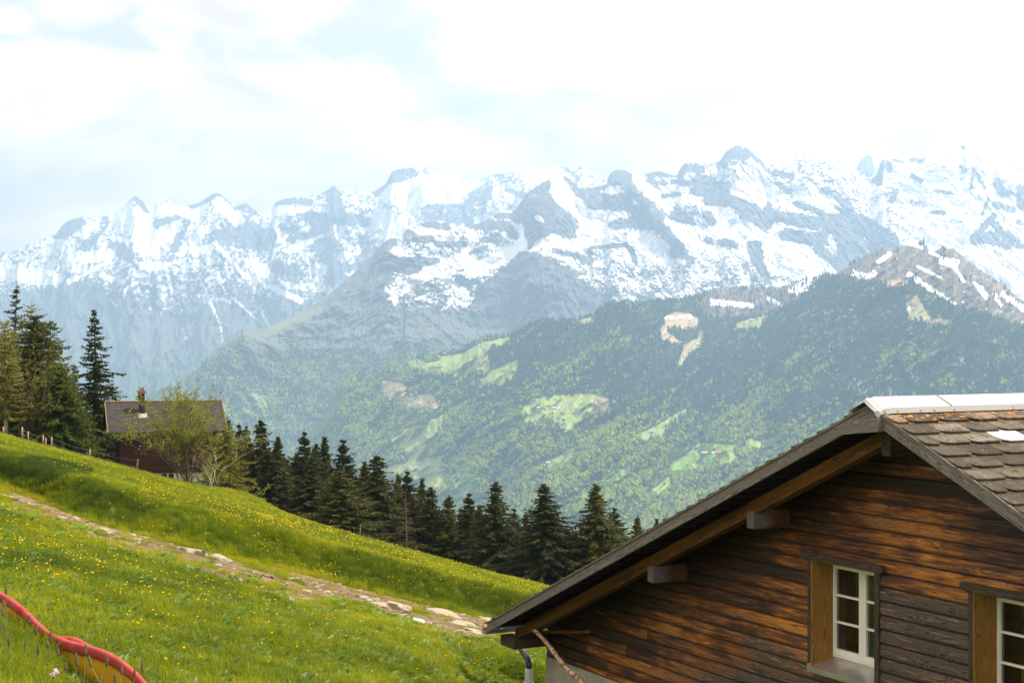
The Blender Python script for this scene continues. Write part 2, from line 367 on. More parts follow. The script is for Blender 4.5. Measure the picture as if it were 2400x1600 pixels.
# ---- the snowy range
C2 = [(150, 1060), (300, 965), (380, 915), (420, 897), (442, 887), (459, 870), (497, 831), (520, 808), (540, 789), (561, 771), (585, 769), (608, 770), (629, 766), (655, 757), (680, 746), (723, 721), (765, 695), (800, 664), (829, 640), (850, 622), (866, 606), (878, 593), (888, 579), (900, 568), (911, 560), (930, 556), (945, 552), (950, 540), (958, 534), (968, 533), (980, 528), (999, 520), (1030, 518), (1060, 526), (1080, 528), (1102, 530), (1125, 522), (1144, 514), (1167, 499), (1185, 493), (1202, 494), (1211, 488), (1217, 478),
      (1228, 462), (1240, 447), (1256, 440), (1265, 433), (1271, 427), (1282, 425), (1290, 418), (1304, 414), (1320, 411), (1336, 419), (1345, 430), (1351, 436), (1358, 441), (1393, 434), (1405, 432), (1422, 430), (1425, 417), (1431, 405), (1443, 398), (1466, 399), (1475, 406), (1489, 410), (1500, 414), (1515, 407), (1530, 403), (1546, 401), (1560, 406), (1578, 412), (1588, 410), (1594, 394), (1604, 383), (1611, 378), (1618, 379), (1622, 386), (1632, 381), (1645, 389), (1655, 384), (1670, 384), (1686, 378),
      (1693, 368), (1700, 357), (1712, 349), (1726, 341), (1735, 342), (1745, 344), (1757, 352), (1768, 363), (1783, 375), (1798, 388), (1815, 380), (1837, 367), (1850, 369), (1865, 368), (1880, 360), (1890, 356), (1900, 360), (1912, 366), (1921, 373), (1940, 381), (1960, 379), (1975, 383), (1997, 396), (2020, 405), (2043, 420), (2055, 408), (2062, 385), (2070, 373), (2078, 378), (2089, 367), (2110, 370), (2135, 368), (2158, 365), (2172, 357), (2185, 350), (2200, 345), (2216, 341), (2235, 342), (2254, 342), (2262, 332), (2272, 325), (2283, 328), (2296, 338),
      (2327, 361), (2353, 380), (2380, 395), (2400, 404), (2500, 440), (2700, 470), (2950, 520)]
S2 = [(1222, 505, 1253, 455, 15, -.8), (1253, 455, 1280, 432, 9, -.7), (1238, 490, 1245, 550, 14, -.8), (1262, 470, 1330, 528, 19, -.7), (1285, 500, 1325, 545, 16, -.6), (1333, 523, 1345, 552, 6, -.7), (1241, 555, 1241, 576, 6, -.8), (1262, 540, 1300, 530, 14, -.5), (1255, 510, 1275, 516, 4, .7), (1226, 470, 1236, 476, 4, .5),
      (1306, 418, 1318, 465, 10, .8), (1318, 460, 1406, 534, 15, .8), (1322, 414, 1348, 440, 5, -.7), (1345, 436, 1362, 455, 9, -.7), (1362, 452, 1419, 438, 4.5, -.8), (1390, 470, 1462, 474, 13, -.75), (1400, 485, 1440, 488, 8, -.4), (1393, 502, 1470, 503, 8, .6), (1372, 475, 1390, 500, 6, -.4), (1400, 420, 1430, 450, 6, .5),
      (1436, 415, 1465, 408, 14, -.9), (1470, 420, 1485, 447, 9, -.85), (1485, 447, 1521, 480, 10, -.85), (1521, 480, 1556, 532, 14, -.9), (1550, 535, 1592, 574, 11, -.85), (1483, 416, 1515, 455, 5, .8), (1515, 455, 1562, 520, 5, .8), (1562, 520, 1612, 574, 5, .7), (1462, 506, 1530, 512, 19, -.6), (1415, 530, 1450, 528, 7, -.5), (1500, 430, 1560, 480, 9, .3),
      (1490, 560, 1546, 582, 13, .75), (1546, 575, 1565, 610, 10, .6), (1385, 580, 1470, 574, 3.6, -.7), (1470, 574, 1490, 608, 4.5, -.6), (1299, 587, 1355, 600, 4.4, -.7), (1355, 600, 1383, 614, 4.5, -.7), (1383, 590, 1384, 614, 5, -.4), (1574, 591, 1618, 610, 8, -.6), (1590, 608, 1606, 612, 5, .5), (1552, 460, 1592, 456, 4.5, -.7), (1640, 432, 1690, 452, 15, -.5), (1590, 403, 1602, 395, 9, -.8), (1625, 392, 1640, 393, 9, -.7),
      (1521, 424, 1560, 432, 5, -.7), (1575, 425, 1625, 433, 4, -.7), (1520, 409, 1580, 405, 6, -.55), (1585, 503, 1661, 523, 12, -.35), (1530, 440, 1620, 470, 9, .3), (1228, 528, 1233, 560, 8, .5), (1100, 640, 1180, 602, 10, .55), (1180, 602, 1228, 570, 10, .6), (1105, 526, 1189, 529, 8, -.7), (1189, 529, 1205, 553, 7, -.6), (1164, 504, 1208, 509, 6, -.6), (1133, 561, 1165, 566, 5, -.5), (1100, 596, 1138, 582, 5, -.6),
      (1150, 497, 1200, 492, 3, .6), (877, 593, 913, 566, 11, -.9), (883, 615, 908, 645, 14, -.7), (959, 561, 1010, 557, 7, -.6), (921, 609, 1023, 617, 9, -.65), (1023, 573, 1087, 573, 5, -.6), (925, 630, 985, 637, 6, -.5), (995, 524, 1048, 533, 6, -.6), (950, 540, 962, 548, 6, -.6), (930, 590, 945, 600, 8, .5), (960, 596, 966, 606, 7, .4), (985, 543, 1040, 548, 7, .5), (918, 693, 1000, 640, 9, .65), (1000, 640, 1100, 604, 12, .6), (905, 683, 925, 710, 6, .5),
      (940, 690, 1100, 655, 11, -.18), (1300, 560, 1420, 560, 14, .35), (1690, 378, 1722, 352, 9, -.9), (1718, 358, 1745, 364, 9, -.8), (1753, 352, 1800, 400, 4, -.4), (1625, 450, 1702, 456, 6, -.7), (1660, 470, 1730, 475, 8, -.75), (1700, 460, 1766, 486, 10, -.75), (1740, 490, 1800, 515, 11, -.8), (1799, 484, 1799, 540, 8, -.8), (1812, 507, 1906, 522, 11, -.8), (1906, 522, 1957, 532, 11, -.7),
      (1965, 525, 2070, 575, 26, -.8), (1970, 530, 1995, 600, 20, -.7), (2020, 590, 2080, 585, 16, -.6), (1842, 550, 1930, 563, 11, -.65), (1919, 588, 1970, 624, 10, -.6), (1931, 445, 1955, 455, 5, -.8), (1955, 455, 1995, 490, 6, -.8), (1988, 500, 2030, 515, 5, -.7), (2030, 515, 2090, 560, 5, -.55), (1715, 506, 1779, 530, 8, -.5), (1766, 575, 1779, 611, 12, -.75), (1656, 504, 1671, 524, 8, -.6), (1600, 512, 1651, 530, 6, -.5),
      (1694, 568, 1722, 575, 7, -.7), (1655, 563, 1665, 566, 5, -.6), (1640, 423, 1700, 440, 12, -.35), (1814, 405, 1855, 416, 5, -.75), (1822, 428, 1855, 458, 4, -.6), (1868, 479, 1927, 499, 6, -.5), (1700, 512, 1766, 548, 14, .9), (1690, 500, 1720, 515, 8, .6), (1817, 596, 1925, 635, 22, .9), (1800, 550, 1830, 530, 8, .7), (1919, 479, 1970, 506, 6, .7), (1715, 448, 1790, 480, 6, .8), (1640, 520, 1690, 545, 12, .6), (1955, 550, 1950, 560, 8, .6), (1862, 540, 1900, 542, 6, .2),
      (1786, 619, 1799, 657, 5, -.6), (2064, 375, 2056, 420, 9, -1.0), (2080, 385, 2085, 395, 6, -.6), (2256, 345, 2258, 347, 3.5, -.9), (2282, 397, 2275, 443, 3.5, -.8), (2284, 402, 2307, 440, 4, -.7), (2290, 410, 2300, 430, 5, -.5), (2338, 428, 2348, 453, 8, -.9), (2348, 453, 2365, 455, 5, -.7), (2333, 479, 2372, 492, 6, -.7), (2396, 443, 2396, 479, 10, -.9), (2307, 530, 2282, 556, 6, -.8), (2330, 505, 2307, 530, 6, -.7), (2318, 520, 2340, 530, 6, -.6),
      (2285, 568, 2318, 556, 9, -.85), (2320, 556, 2348, 581, 11, -.8), (2340, 545, 2350, 560, 6, -.7), (2365, 575, 2400, 590, 10, -.8), (2317, 466, 2302, 504, 2.6, -.6), (2362, 545, 2385, 565, 4, -.6), (2385, 520, 2400, 525, 4, -.6), (2230, 519, 2256, 522, 5, -.6), (2187, 499, 2210, 497, 4, -.6), (2195, 448, 2230, 453, 3.6, -.5), (2135, 375, 2160, 377, 4, -.5), (2140, 412, 2160, 425, 4, -.4), (2095, 375, 2115, 380, 3, -.5), (2250, 390, 2260, 400, 4, -.5),
      (2140, 475, 2165, 480, 6, -.35), (2100, 450, 2090, 470, 6, -.3), (2285, 440, 2240, 540, 18, .5), (2200, 560, 2260, 570, 14, .5), (2326, 610, 2376, 640, 22, .9), (2290, 590, 2400, 600, 14, .8), (1240, 720, 1300, 700, 3, .3), (1269, 702, 1290, 706, 3.5, .9), (1344, 700, 1352, 712, 2, .8), (1180, 690, 1165, 760, 8, .15)]
P2rock = [(1215, 588), (1250, 592), (1300, 612), (1330, 634), (1380, 668), (1424, 700), (1424, 800), (1080, 800), (1120, 668), (1143, 654), (1176, 629), (1205, 604)]
def d2(U, V, C):
    dv = V - C; base = np.interp(U, [380, 600, 880, 1200, 1450, 1750, 2100, 2400, 2950], [6900, 7600, 8800, 9700, 10100, 10400, 10600, 10400, 10000])
    r = ridged(U / 110. - .6 * dv / 90., dv / 110., 5, 41, .55) * 150 + ridged(U / 36. - .5 * dv / 60., dv / 34., 5, 47, .6) * 60 + fbm(U / 8., dv / 7., 4, 48, .6) * 22
    tower = np.exp(-((U - 1262) / 38.) ** 2 - ((V - 500) / 75.) ** 2) * 500 + np.exp(-((U - 1250) / 90.) ** 2 - ((V - 650) / 70.) ** 2) * 380
    ridge2 = np.exp(-(((U - 1450) - .83 * (V - 400)) / 26.) ** 2) * sstep(V, 395, 450) * (1 - sstep(V, 560, 600)) * 260
    k = sstep(dv, 0, 35)
    left = 1 - sstep(U, 700, 1000)
    slope = (5.2 * (1 - left) + 4.2 * left) * base / 10000
    cliff = 500 * sstep(V + 20 * fbm(U / 50., U * 0, 3, 61), 600, 680) * np.exp(-((U - 1250) / 130.) ** 2)
    return base - slope * dv - r * k - tower * k - ridge2 + cliff * 0
def a2(U, V, P):
    # streaks: strata dip to the lower right over most of the range, bands lie flat low in the middle
    ang = np.interp(U, [400, 1000, 1250, 1500, 1800, 2100, 2400], [-.35, -.25, .1, .35, .6, .55, .2]); lowf = sstep(V, 590, 640) * (1 - sstep(U, 1900, 2000))
    ang = ang * (1 - lowf) + .08 * lowf
    ca, sa = np.cos(ang), np.sin(ang); uu = U * ca + V * sa; vv = -U * sa + V * ca
    wp = 6 * fbm(U / 30., V / 30., 3, 70)
    an = .5 * fbm((uu + wp) / 20., (vv + wp) / 6.5, 6, 71, .74) + .75 * fbm((uu + .4 * wp) / 7., (vv + .4 * wp) / 2.6, 5, 73, .74); an2 = fbm(uu / 60., vv / 26., 4, 75)
    dv = V - crest(C2)(U); rg = ridged(U / 110. - .6 * dv / 90., dv / 110., 5, 41, .55) + .6 * ridged(U / 36. - .5 * dv / 60., dv / 34., 5, 47, .6)
    mott = .55 + .75 * sstep(fbm(U / 70., V / 45., 3, 74), -.25, .3)
    line = np.interp(U, [380, 850, 880, 925, 1000, 1180, 1240, 1330, 1400, 1440, 1480, 1600, 1750, 2000, 2100, 2950], [500, 560, 640, 716, 722, 742, 600, 640, 690, 712, 730, 730, 900, 900, 900, 900])
    base = np.where(U < 1180, .56, .66) - .10 * sstep(U, 1480, 1600) * (1 - sstep(U, 1950, 2050)) * (V < 430); base = base - .12 * lowf * (U > 1250) + .10 * sstep(U, 2050, 2150)
    s = base - .09 + 1.4 * an * mott + .22 * an2 - .20 * (rg - .96) + np.clip(1.6 * wstrokes(U, V, S2, 4.5), -.46, .5)
    s = s - 1.0 * inpoly(U + 5 * fbm(U / 12., V / 12., 3, 76), V + 5 * fbm(U / 12., V / 12., 3, 77), P2rock)
    s = s - .9 * sstep(V + 38 * fbm(U / 26. + V / 30., V / 16., 5, 78, .62), line - 26, line + 26)
    s = s + .85 * strokes(U, V, [q for q in S2 if q[1] > 690 and q[0] > 1100 and q[0] < 1400])
    s = np.clip((s - .46) / .34 + .5, -.6, 1.6)
    rock = np.array([.10, .098, .105]); tan = np.array([.24, .195, .155]); low = np.array([.15, .15, .12]); gr = np.array([.085, .12, .045])
    tf = sstep(fbm(U / 20., V / 22., 5, 80, .6), .0, .4)[..., None] * .75
    c = rock * (1 - tf) + tan * tf
    st = fbm(U / 4., V / 26., 4, 81, .65)[..., None] + .8 * fbm((uu + wp) / 24., (vv + wp) / 3.2, 4, 86, .65)[..., None]; c = c * np.clip(1 + .75 * st, .35, 2)
    left = sstep(V + 40 * fbm(U / 70., V / 70., 4, 82) - np.interp(U, [400, 880, 1100, 1400], [560, 660, 720, 760]), 0, 90)[..., None]
    c = c * (1 - left) + (low * (1 + .45 * fbm(U / 30. + V / 40., V / 30., 5, 83)[..., None])) * left
    g = sstep(V + 50 * fbm(U / 50., V / 50., 5, 84), 790, 880)[..., None]; c = c * (1 - g) + gr * g * (1 + .4 * fbm(U / 9., V / 9., 4, 85)[..., None])
    g2 = strokes(U, V, [(600, 790, 700, 740, 12, .6), (640, 770, 780, 715, 9, .5)])[..., None]; c = c * (1 - g2) + np.array([.19, .19, .09]) * g2
    for poly in ([(503, 968), (525, 935), (545, 913), (570, 925), (590, 918), (622, 927), (629, 965), (590, 975), (553, 978)], [(560, 1000), (640, 985), (660, 1010), (560, 1040)]):
        mk_ = inpoly(U, V, poly)[..., None]; c = c * (1 - mk_) + np.array([.20, .27, .07]) * mk_
    return {'Col': np.clip(c, .01, 1), 'snow': s}
m_mid = terrain_mat('rock_and_snow', .02, .8, 16)
mid, u2, U2, V2, P2 = relief('snowy_mountains', 160, 2950, 1750, 400, crest(C2), lambda u: np.interp(u, [160, 380, 600, 1100, 1500, 2950], [1075, 1110, 1120, 1040, 860, 800]), d2, lambda u: 1.5 * fbm(u / 5., u * 0, 4, 12, .6) * (sstep(u, 860, 960) + .2), m_mid, a2)
tag(mid, kind='structure')

# ---- forested mountain side with the brown summit
C3 = [(300, 1330), (480, 1210), (560, 1150), (640, 1095), (700, 1050), (735, 1005), (752, 985), (770, 958), (788, 924), (805, 896), (820, 885), (840, 877), (862, 880), (875, 882), (885, 873), (896, 865), (915, 852), (940, 849), (953, 847), (972, 838), (1000, 830), (1049, 826), (1083, 822), (1100, 808), (1121, 796), (1144, 789), (1183, 789), (1213, 778), (1230, 766), (1248, 757), (1275, 748), (1310, 752), (1351, 750), (1375, 742),
      (1397, 732), (1410, 720), (1425, 713), (1450, 710), (1470, 708), (1490, 711), (1520, 706), (1560, 703), (1600, 702), (1640, 692), (1665, 680), (1690, 674), (1740, 671), (1800, 673), (1830, 672), (1860, 662), (1890, 655), (1913, 650), (1940, 645), (1959, 641), (1982, 629), (2005, 615), (2028, 602), (2050, 592), (2066, 585), (2090, 581), (2112, 579), (2130, 574), (2147, 570), (2160, 570), (2166, 573), (2174, 583), (2183, 592), (2195, 586), (2208, 580), (2220, 583), (2235, 582), (2245, 590),
      (2254, 598), (2270, 612), (2288, 625), (2305, 638), (2323, 648), (2350, 667), (2375, 688), (2400, 706), (2500, 760), (2700, 830), (3000, 900)]
Z4 = lambda L: [(700 + .3507 * a, 700 + .3507 * b) for a, b in L]
Z5 = lambda L: [(1300 + .3507 * a, 700 + .3507 * b) for a, b in L]
MEADOWS = [(Z4([(720, 420), (800, 400), (860, 425), (930, 420), (960, 385), (1100, 362), (1180, 312), (1240, 287), (1420, 252), (1400, 290), (1290, 300), (1265, 330), (1275, 450), (1310, 472), (1460, 410), (1470, 440), (1440, 510), (1360, 555), (1220, 565), (1190, 540), (1262, 520), (1255, 480), (1180, 458), (1130, 475), (1120, 520), (960, 480), (850, 470), (760, 450)]), (.22, .30, .07)),
    (Z4([(540, 600), (570, 545), (680, 560), (720, 590), (700, 640), (740, 660), (800, 645), (860, 630), (950, 680), (920, 715), (800, 710), (700, 700), (640, 680), (600, 655)]), (.34, .31, .17)),
    (Z4([(610, 945), (690, 900), (700, 870), (780, 850), (860, 840), (900, 800), (980, 765), (930, 860), (890, 920), (880, 1000), (850, 1060), (960, 1050), (940, 1120), (980, 1190), (960, 1260), (850, 1240), (760, 1180), (820, 1110), (700, 1140), (600, 1160), (580, 1130), (720, 1090), (740, 1060), (705, 990)]), (.23, .30, .09)),
    (Z4([(1500, 720), (1560, 670), (1700, 645), (1800, 640), (1960, 630), (2080, 670), (2040, 740), (1960, 750), (1900, 770), (1860, 820), (1820, 870), (1760, 850), (1700, 790), (1640, 770), (1600, 800), (1490, 815), (1490, 760)]), (.22, .31, .07)),
    (Z4([(1960, 640), (2080, 672), (2040, 740), (1970, 745)]), (.32, .29, .16)),
    (Z4([(1040, 1240), (1100, 1170), (1220, 1170), (1200, 1260), (1130, 1320), (1060, 1380), (1030, 1360)]), (.13, .25, .06)),
    (Z4([(1560, 1120), (1650, 1090), (1740, 1050), (1830, 990), (1860, 1030), (1790, 1080), (1700, 1105)]), (.15, .23, .07)),
    (Z4([(2050, 1200), (2130, 1140), (2230, 1130), (2150, 1190)]), (.15, .25, .06)),
    (Z5([(770, 1110), (830, 1060), (910, 1020), (930, 980), (990, 960), (1150, 970), (1240, 975), (1170, 1020), (1230, 1060), (1170, 1085), (1080, 1060), (1060, 1100), (980, 1120), (900, 1140), (800, 1140)]), (.16, .29, .05)),
    (Z5([(1270, 950), (1310, 930), (1380, 960), (1390, 990), (1280, 975)]), (.22, .38, .05)),
    (Z5([(570, 900), (640, 870), (740, 810), (880, 730), (890, 745), (800, 800), (740, 840), (720, 900), (600, 930)]), (.19, .28, .08)),
    (Z5([(340, 1190), (420, 1130), (490, 1140), (450, 1190)]), (.15, .26, .07)),
    (Z5([(640, 1280), (700, 1240), (760, 1190), (790, 1200), (770, 1240), (700, 1290)]), (.21, .30, .08)),
    (Z5([(700, 200), (740, 170), (730, 120), (800, 90), (900, 95), (970, 140), (940, 185), (870, 190), (790, 160), (750, 190), (760, 230), (820, 270), (850, 290), (780, 280), (720, 250)]), (.36, .29, .20)),
    (Z5([(970, 205), (1000, 220), (980, 300), (900, 350), (830, 460), (825, 430), (860, 330), (870, 305), (960, 260)]), (.30, .29, .15)),
    (Z5([(1190, 180), (1250, 150), (1330, 130), (1440, 100), (1400, 140), (1370, 190), (1310, 180), (1240, 190)]), (.24, .30, .09)),
    (Z5([(130, 160), (200, 130), (280, 112), (230, 150), (160, 165)]), (.30, .30, .12)),
    (Z5([(-20, 1080), (60, 1040), (125, 985), (150, 1030), (60, 1080), (0, 1100)]), (.15, .24, .07)),
    ([(2070, 660), (2100, 652), (2120, 645), (2134, 655), (2120, 662), (2080, 664)], (.34, .26, .17)), ([(2120, 690), (2150, 690), (2165, 720), (2180, 745), (2130, 745), (2125, 720)], (.24, .24, .12)),
    ([(2160, 742), (2230, 750), (2225, 757), (2165, 750)], (.30, .27, .16))]
BROWN = [(1935, 650), (1982, 629), (2050, 590), (2147, 568), (2183, 588), (2235, 578), (2330, 645), (2400, 700), (3000, 900), (3000, 960), (2400, 765), (2310, 735), (2230, 712), (2170, 680), (2135, 655), (2085, 655), (2050, 665), (1995, 648)]
BROWN2 = [(1640, 715), (1650, 690), (1690, 670), (1870, 655), (1940, 640), (1890, 682), (1866, 706), (1806, 736), (1760, 742), (1690, 745), (1650, 740)]
S3 = [(2059, 614, 2085, 595, 4, .9), (1997, 641, 2036, 646, 6, .6), (2036, 652, 2050, 640, 5, .6), (2131, 644, 2189, 683, 5, .7), (2189, 683, 2235, 715, 5, .6), (2151, 625, 2208, 652, 3, .6), (2208, 612, 2240, 614, 6, .8), (2222, 618, 2240, 628, 5, .7), (2300, 675, 2310, 690, 4, .7), (2285, 664, 2311, 698, 3.5, .6), (2131, 721, 2126, 740, 3.4, .8), (2126, 568, 2160, 580, 4, .7),
      (2200, 600, 2180, 592, 3, .6), (2330, 690, 2345, 715, 4, .5), (2350, 690, 2400, 725, 5, .6), (2240, 630, 2260, 660, 3, .5), (1668, 708, 1720, 712, 5, .7), (1720, 712, 1760, 716, 5, .8), (1800, 700, 1828, 712, 4, .7), (1860, 676, 1900, 668, 10, .9), (1880, 672, 1930, 652, 8, .9), (1600, 738, 1640, 748, 4, .5), (1560, 745, 1620, 742, 3.5, .5), (1486, 722, 1500, 735, 2.5, .7), (1560, 735, 1575, 742, 3, .4), (1650, 790, 1640, 800, 3, .4)]
C3f = crest(C3)
def d3(U, V, C):
    dv = V - C
    yc = np.interp(U, [560, 735, 900, 1250, 1470, 1640, 1800, 1870, 1960, 2150, 2400, 3000], [5900, 6200, 5950, 5500, 5500, 6300, 6200, 5850, 5450, 5250, 4950, 4500])
    yb = np.interp(U, [320, 560, 800, 1200, 1700, 2400, 3000], [5300, 4900, 4400, 3350, 2950, 2800, 2700])
    q = np.clip((V - C) / (1620 - C), 0, 1)
    Y = yc + (yb - yc) * q ** .75
    line = 1180 + (U - 1150) * (700 - 1180) / (1850 - 1150)               # the gorge between the two slopes
    Y = Y - 330 * sstep(V - line, -15, 90) * sstep(U, 1050, 1300) * (1 - sstep(U, 1850, 2000)) * (1 - q)
    uu = U * .74 - V * .67; vv = U * .67 + V * .74                          # spurs running to the lower left
    r = ridged(vv / 95., uu / 330., 4, 51) * 150 + ridged(vv / 40. + 3, uu / 120., 4, 55) * 45 + fbm(U / 25., V / 25., 4, 57) * 25
    return Y - r * sstep(dv, 0, 30)
def mead(U, V):
    wu = U + 3.5 * fbm(U / 9., V / 9., 3, 90); wv = V + 3.5 * fbm(U / 9., V / 9., 3, 92)
    m_ = np.zeros(U.shape); c = np.zeros(U.shape + (3,))
    for P, cl_ in MEADOWS:
        k = np.maximum(inpoly(wu, wv, P), inpoly(wu, wv - 7, P)); c = c * (1 - k[..., None]) + np.array(cl_) * k[..., None]; m_ = np.maximum(m_, k)
    return m_, c
CLIFF = [(762, 975, 800, 942, 6, 1), (915, 862, 945, 858, 8, .7), (2001, 905, 2095, 930, 15, .8), (2030, 880, 2050, 900, 12, .5), (2120, 820, 2150, 900, 10, .5), (2190, 800, 2200, 860, 7, .5), (2040, 735, 2060, 725, 9, .5), (1960, 800, 1930, 850, 14, .35), (1880, 760, 1850, 800, 12, .4), (1920, 715, 1880, 740, 6, .8), (2240, 860, 2280, 830, 10, .5)]
def a3(U, V, P):
    m_, mc = mead(U, V)
    fl = np.array([.030, .048, .020]) ; c = fl * np.ones(U.shape + (1,)) * (1 + .5 * fbm(U / 8., V / 8., 4, 95)[..., None])
    m_ = m_ * 1.0
    c = c * (1 - m_[..., None]) + mc * np.array([1.10, .99, .92]) * m_[..., None] * (1 + .22 * fbm(U / 22. + V / 15., V / 9., 4, 96)[..., None])
    dry = (sstep(fbm(U / 30., V / 22., 4, 97), .12, .35) * m_)[..., None] * .6; c = c * (1 - dry) + np.array([.33, .28, .16]) * dry
    wu = U + 6 * fbm(U / 14., V / 14., 3, 98); wv = V + 6 * fbm(U / 14., V / 14., 3, 99)
    b = np.maximum(inpoly(wu, wv, BROWN), inpoly(wu, wv, BROWN2)); b[...] = np.maximum(b, sstep(C3f(U) + 5 - V, 0, 4) * (U > 1880) * (U < 2500))
    bt = sstep(fbm(U / 18. + V / 30., V / 20., 4, 101), -.1, .35)[..., None]
    bc = np.array([.105, .085, .078]) * (1 - bt) + np.array([.21, .165, .10]) * bt
    b3 = b[..., None]; c = c * (1 - b3) + bc * b3 * (1 + .3 * fbm(U / 5., V / 9., 3, 102)[..., None])
    k = np.clip(strokes(U, V, CLIFF) + .0, 0, 1) * sstep(fbm(U / 5., V / 14., 4, 103), -.3, .15); k = k[..., None]; c = c * (1 - k) + np.array([.30, .28, .26]) * k
    ex = .8 * fbm(U / 9. - V / 14., V / 7., 5, 104, .65)
    s = wstrokes(U, V, S3, 4.) + np.where(b > .5, ex - .02, -.25 + 0 * ex)
    s = np.where(U > 2200, s + .06 * b, s)
    s = np.clip((s - .30) / .3 + .5, -.6, 1.6)
    return {'Col': np.clip(c, .005, 1), 'snow': s}
m_hill = terrain_mat('forest_floor_and_pasture', .05, .5, 5)
hill, u3, U3, V3, P3 = relief('forested_mountain', 320, 3000, 1700, 540, C3f, 1620, d3, lambda u: .8 * fbm(u / 6., u * 0, 3, 13), m_hill, a3, 1200, 700)
tag(hill, kind='structure')

# ---- valley floor beneath it all
def valley():
    n = 60; X, Y = np.meshgrid(np.linspace(-13000, 13000, n), np.linspace(150, 17500, n)); Z = -812 + 18 * fbm(X / 900, Y / 900, 4, 5)
    m, t = new_mat('valley_grass'); p = t.n('ShaderNodeNewGeometry', {}, {}, None).outputs['Position']
    pbr(t, t.mix(t.ss(t.noise(p, .004, 6), .4, .6), (.05, .08, .03), (.14, .20, .06)), .95)
    o = mk('valley_floor', np.stack([X, Y, Z], -1).reshape(-1, 3), grid_faces(n, n), m, smooth=True); tag(o, kind='structure')
valley()

# ---- forest on the slopes
def conifer_far(seed):
    rnd = random.Random(seed); mb = MB(); n = 7
    for k in range(5):
        z0 = .08 + k * .17; z1 = min(1.0, z0 + .34 + .03 * k); r = (.19 - .033 * k) * rnd.uniform(.9, 1.15)
        ring = [(r * (1 + .28 * rnd.uniform(-1, 1)) * math.cos(2 * math.pi * (i + .5 * k) / n), r * (1 + .28 * rnd.uniform(-1, 1)) * math.sin(2 * math.pi * (i + .5 * k) / n), z0 + rnd.uniform(-.03, .03)) for i in range(n)]
        mb.add(ring + [(0, 0, z1)], [(i, (i + 1) % n, n) for i in range(n)])
    return mb
def leafy_far(seed):
    rnd = random.Random(seed); mb = MB()
    for b in range(5):
        cx, cy_, cz = rnd.uniform(-.22, .22), rnd.uniform(-.22, .22), rnd.uniform(.38, .78); r = rnd.uniform(.2, .3)
        n = 6; vs = []; 
        for j, (ph, rr) in enumerate(((-.8, .55), (0, 1), (.8, .6))):
            for i in range(n):
                q = r * rr * rnd.uniform(.8, 1.2); a_ = 2 * math.pi * (i + .5 * j) / n
                vs.append((cx + q * math.cos(a_), cy_ + q * math.sin(a_), cz + r * ph * rnd.uniform(.8, 1.15)))
        vs.append((cx, cy_, cz + r * 1.15)); fs = []
        for j in range(2):
            for i in range(n): fs.append((j * n + i, j * n + (i + 1) % n, (j + 1) * n + (i + 1) % n, (j + 1) * n + i))
        for i in range(n): fs.append((2 * n + i, 2 * n + (i + 1) % n, 3 * n))
        mb.add(vs, fs)
    return mb
def far_leaf_mat(name, a, b, tr):
    m, t = new_mat(name); r = t.attr('tint', 'INSTANCER', 2)
    p = t.n('ShaderNodeTexCoord', {}, {}, None).outputs['Object']
    c = t.mix(r, a, b); c = t.mix(1.0, c, t.ramp(t.noise(p, 5.0, 3), [(.3, .6), (.7, 1.4)]), 'MULTIPLY')
    pbr(t, c, .9, trans=(tr, b), spec=.1); return m
m_cf = far_leaf_mat('far_conifer', (.007, .022, .024), (.042, .080, .052), .1)
m_lf = far_leaf_mat('far_broadleaf', (.14, .21, .018), (.42, .48, .05), .34)
kinds = [conifer_far(i).build('conifer', m_cf) for i in range(3)] + [leafy_far(10 + i).build('broadleaf', m_lf) for i in range(3)]
def forest(name, U, V, P, n, prob, decid, seed, hs=(10, 16), kinds=None):
    rs = np.random.RandomState(seed)
    A = P[1:, 1:] - P[:-1, :-1]; B = P[1:, :-1] - P[:-1, 1:]; ar = .5 * np.abs(A[..., 0] * B[..., 1] - A[..., 1] * B[..., 0])
    pr = ar * prob(.5 * (U[1:, 1:] + U[:-1, :-1]), .5 * (V[1:, 1:] + V[:-1, :-1])); pr = (pr / pr.sum()).ravel()
    ix = rs.choice(len(pr), n, p=pr); i, j = np.unravel_index(ix, ar.shape); a = rs.rand(n)[:, None]; b = rs.rand(n)[:, None]
    Q = (P[i, j] * (1 - a) + P[i + 1, j] * a) * (1 - b) + (P[i, j + 1] * (1 - a) + P[i + 1, j + 1] * a) * b
    uu = CX + F * Q[:, 0] / Q[:, 1]; vv = HY - F * Q[:, 2] / Q[:, 1]
    dc = rs.rand(n) < decid(uu, vv); h = rs.uniform(hs[0], hs[1], n) * np.exp(rs.normal(0, .18, n)); h[dc] *= .78
    wd = np.where(dc, 1.0, 1.0) * rs.uniform(.85, 1.25, n)
    Q[:, 2] -= 1.0
    return scatter(name, Q, kinds, np.stack([h * wd, h * wd, h], 1), rs.rand(n) * 6.28, np.where(dc, rs.randint(3, 6, n), rs.randint(0, 3, n)), np.clip(rs.normal(.45, .28, n) + .5 * fbm(uu / 40., vv / 30., 3, 120), 0, 1))
def prob3(u, v):
    m_, _ = mead(u, v); c = np.clip(strokes(u, v, CLIFF), 0, 1)
    b = np.maximum(inpoly(u, v, BROWN), inpoly(u, v, BROWN2) * .9); th = sstep(fbm(u / 16., v / 13., 4, 110), -.42, .02)
    return (1 - m_ * .992) * (1 - c * .7) * (1 - b * .985) * (.12 + .88 * th) * sstep(v - C3f(u), -1, 3)
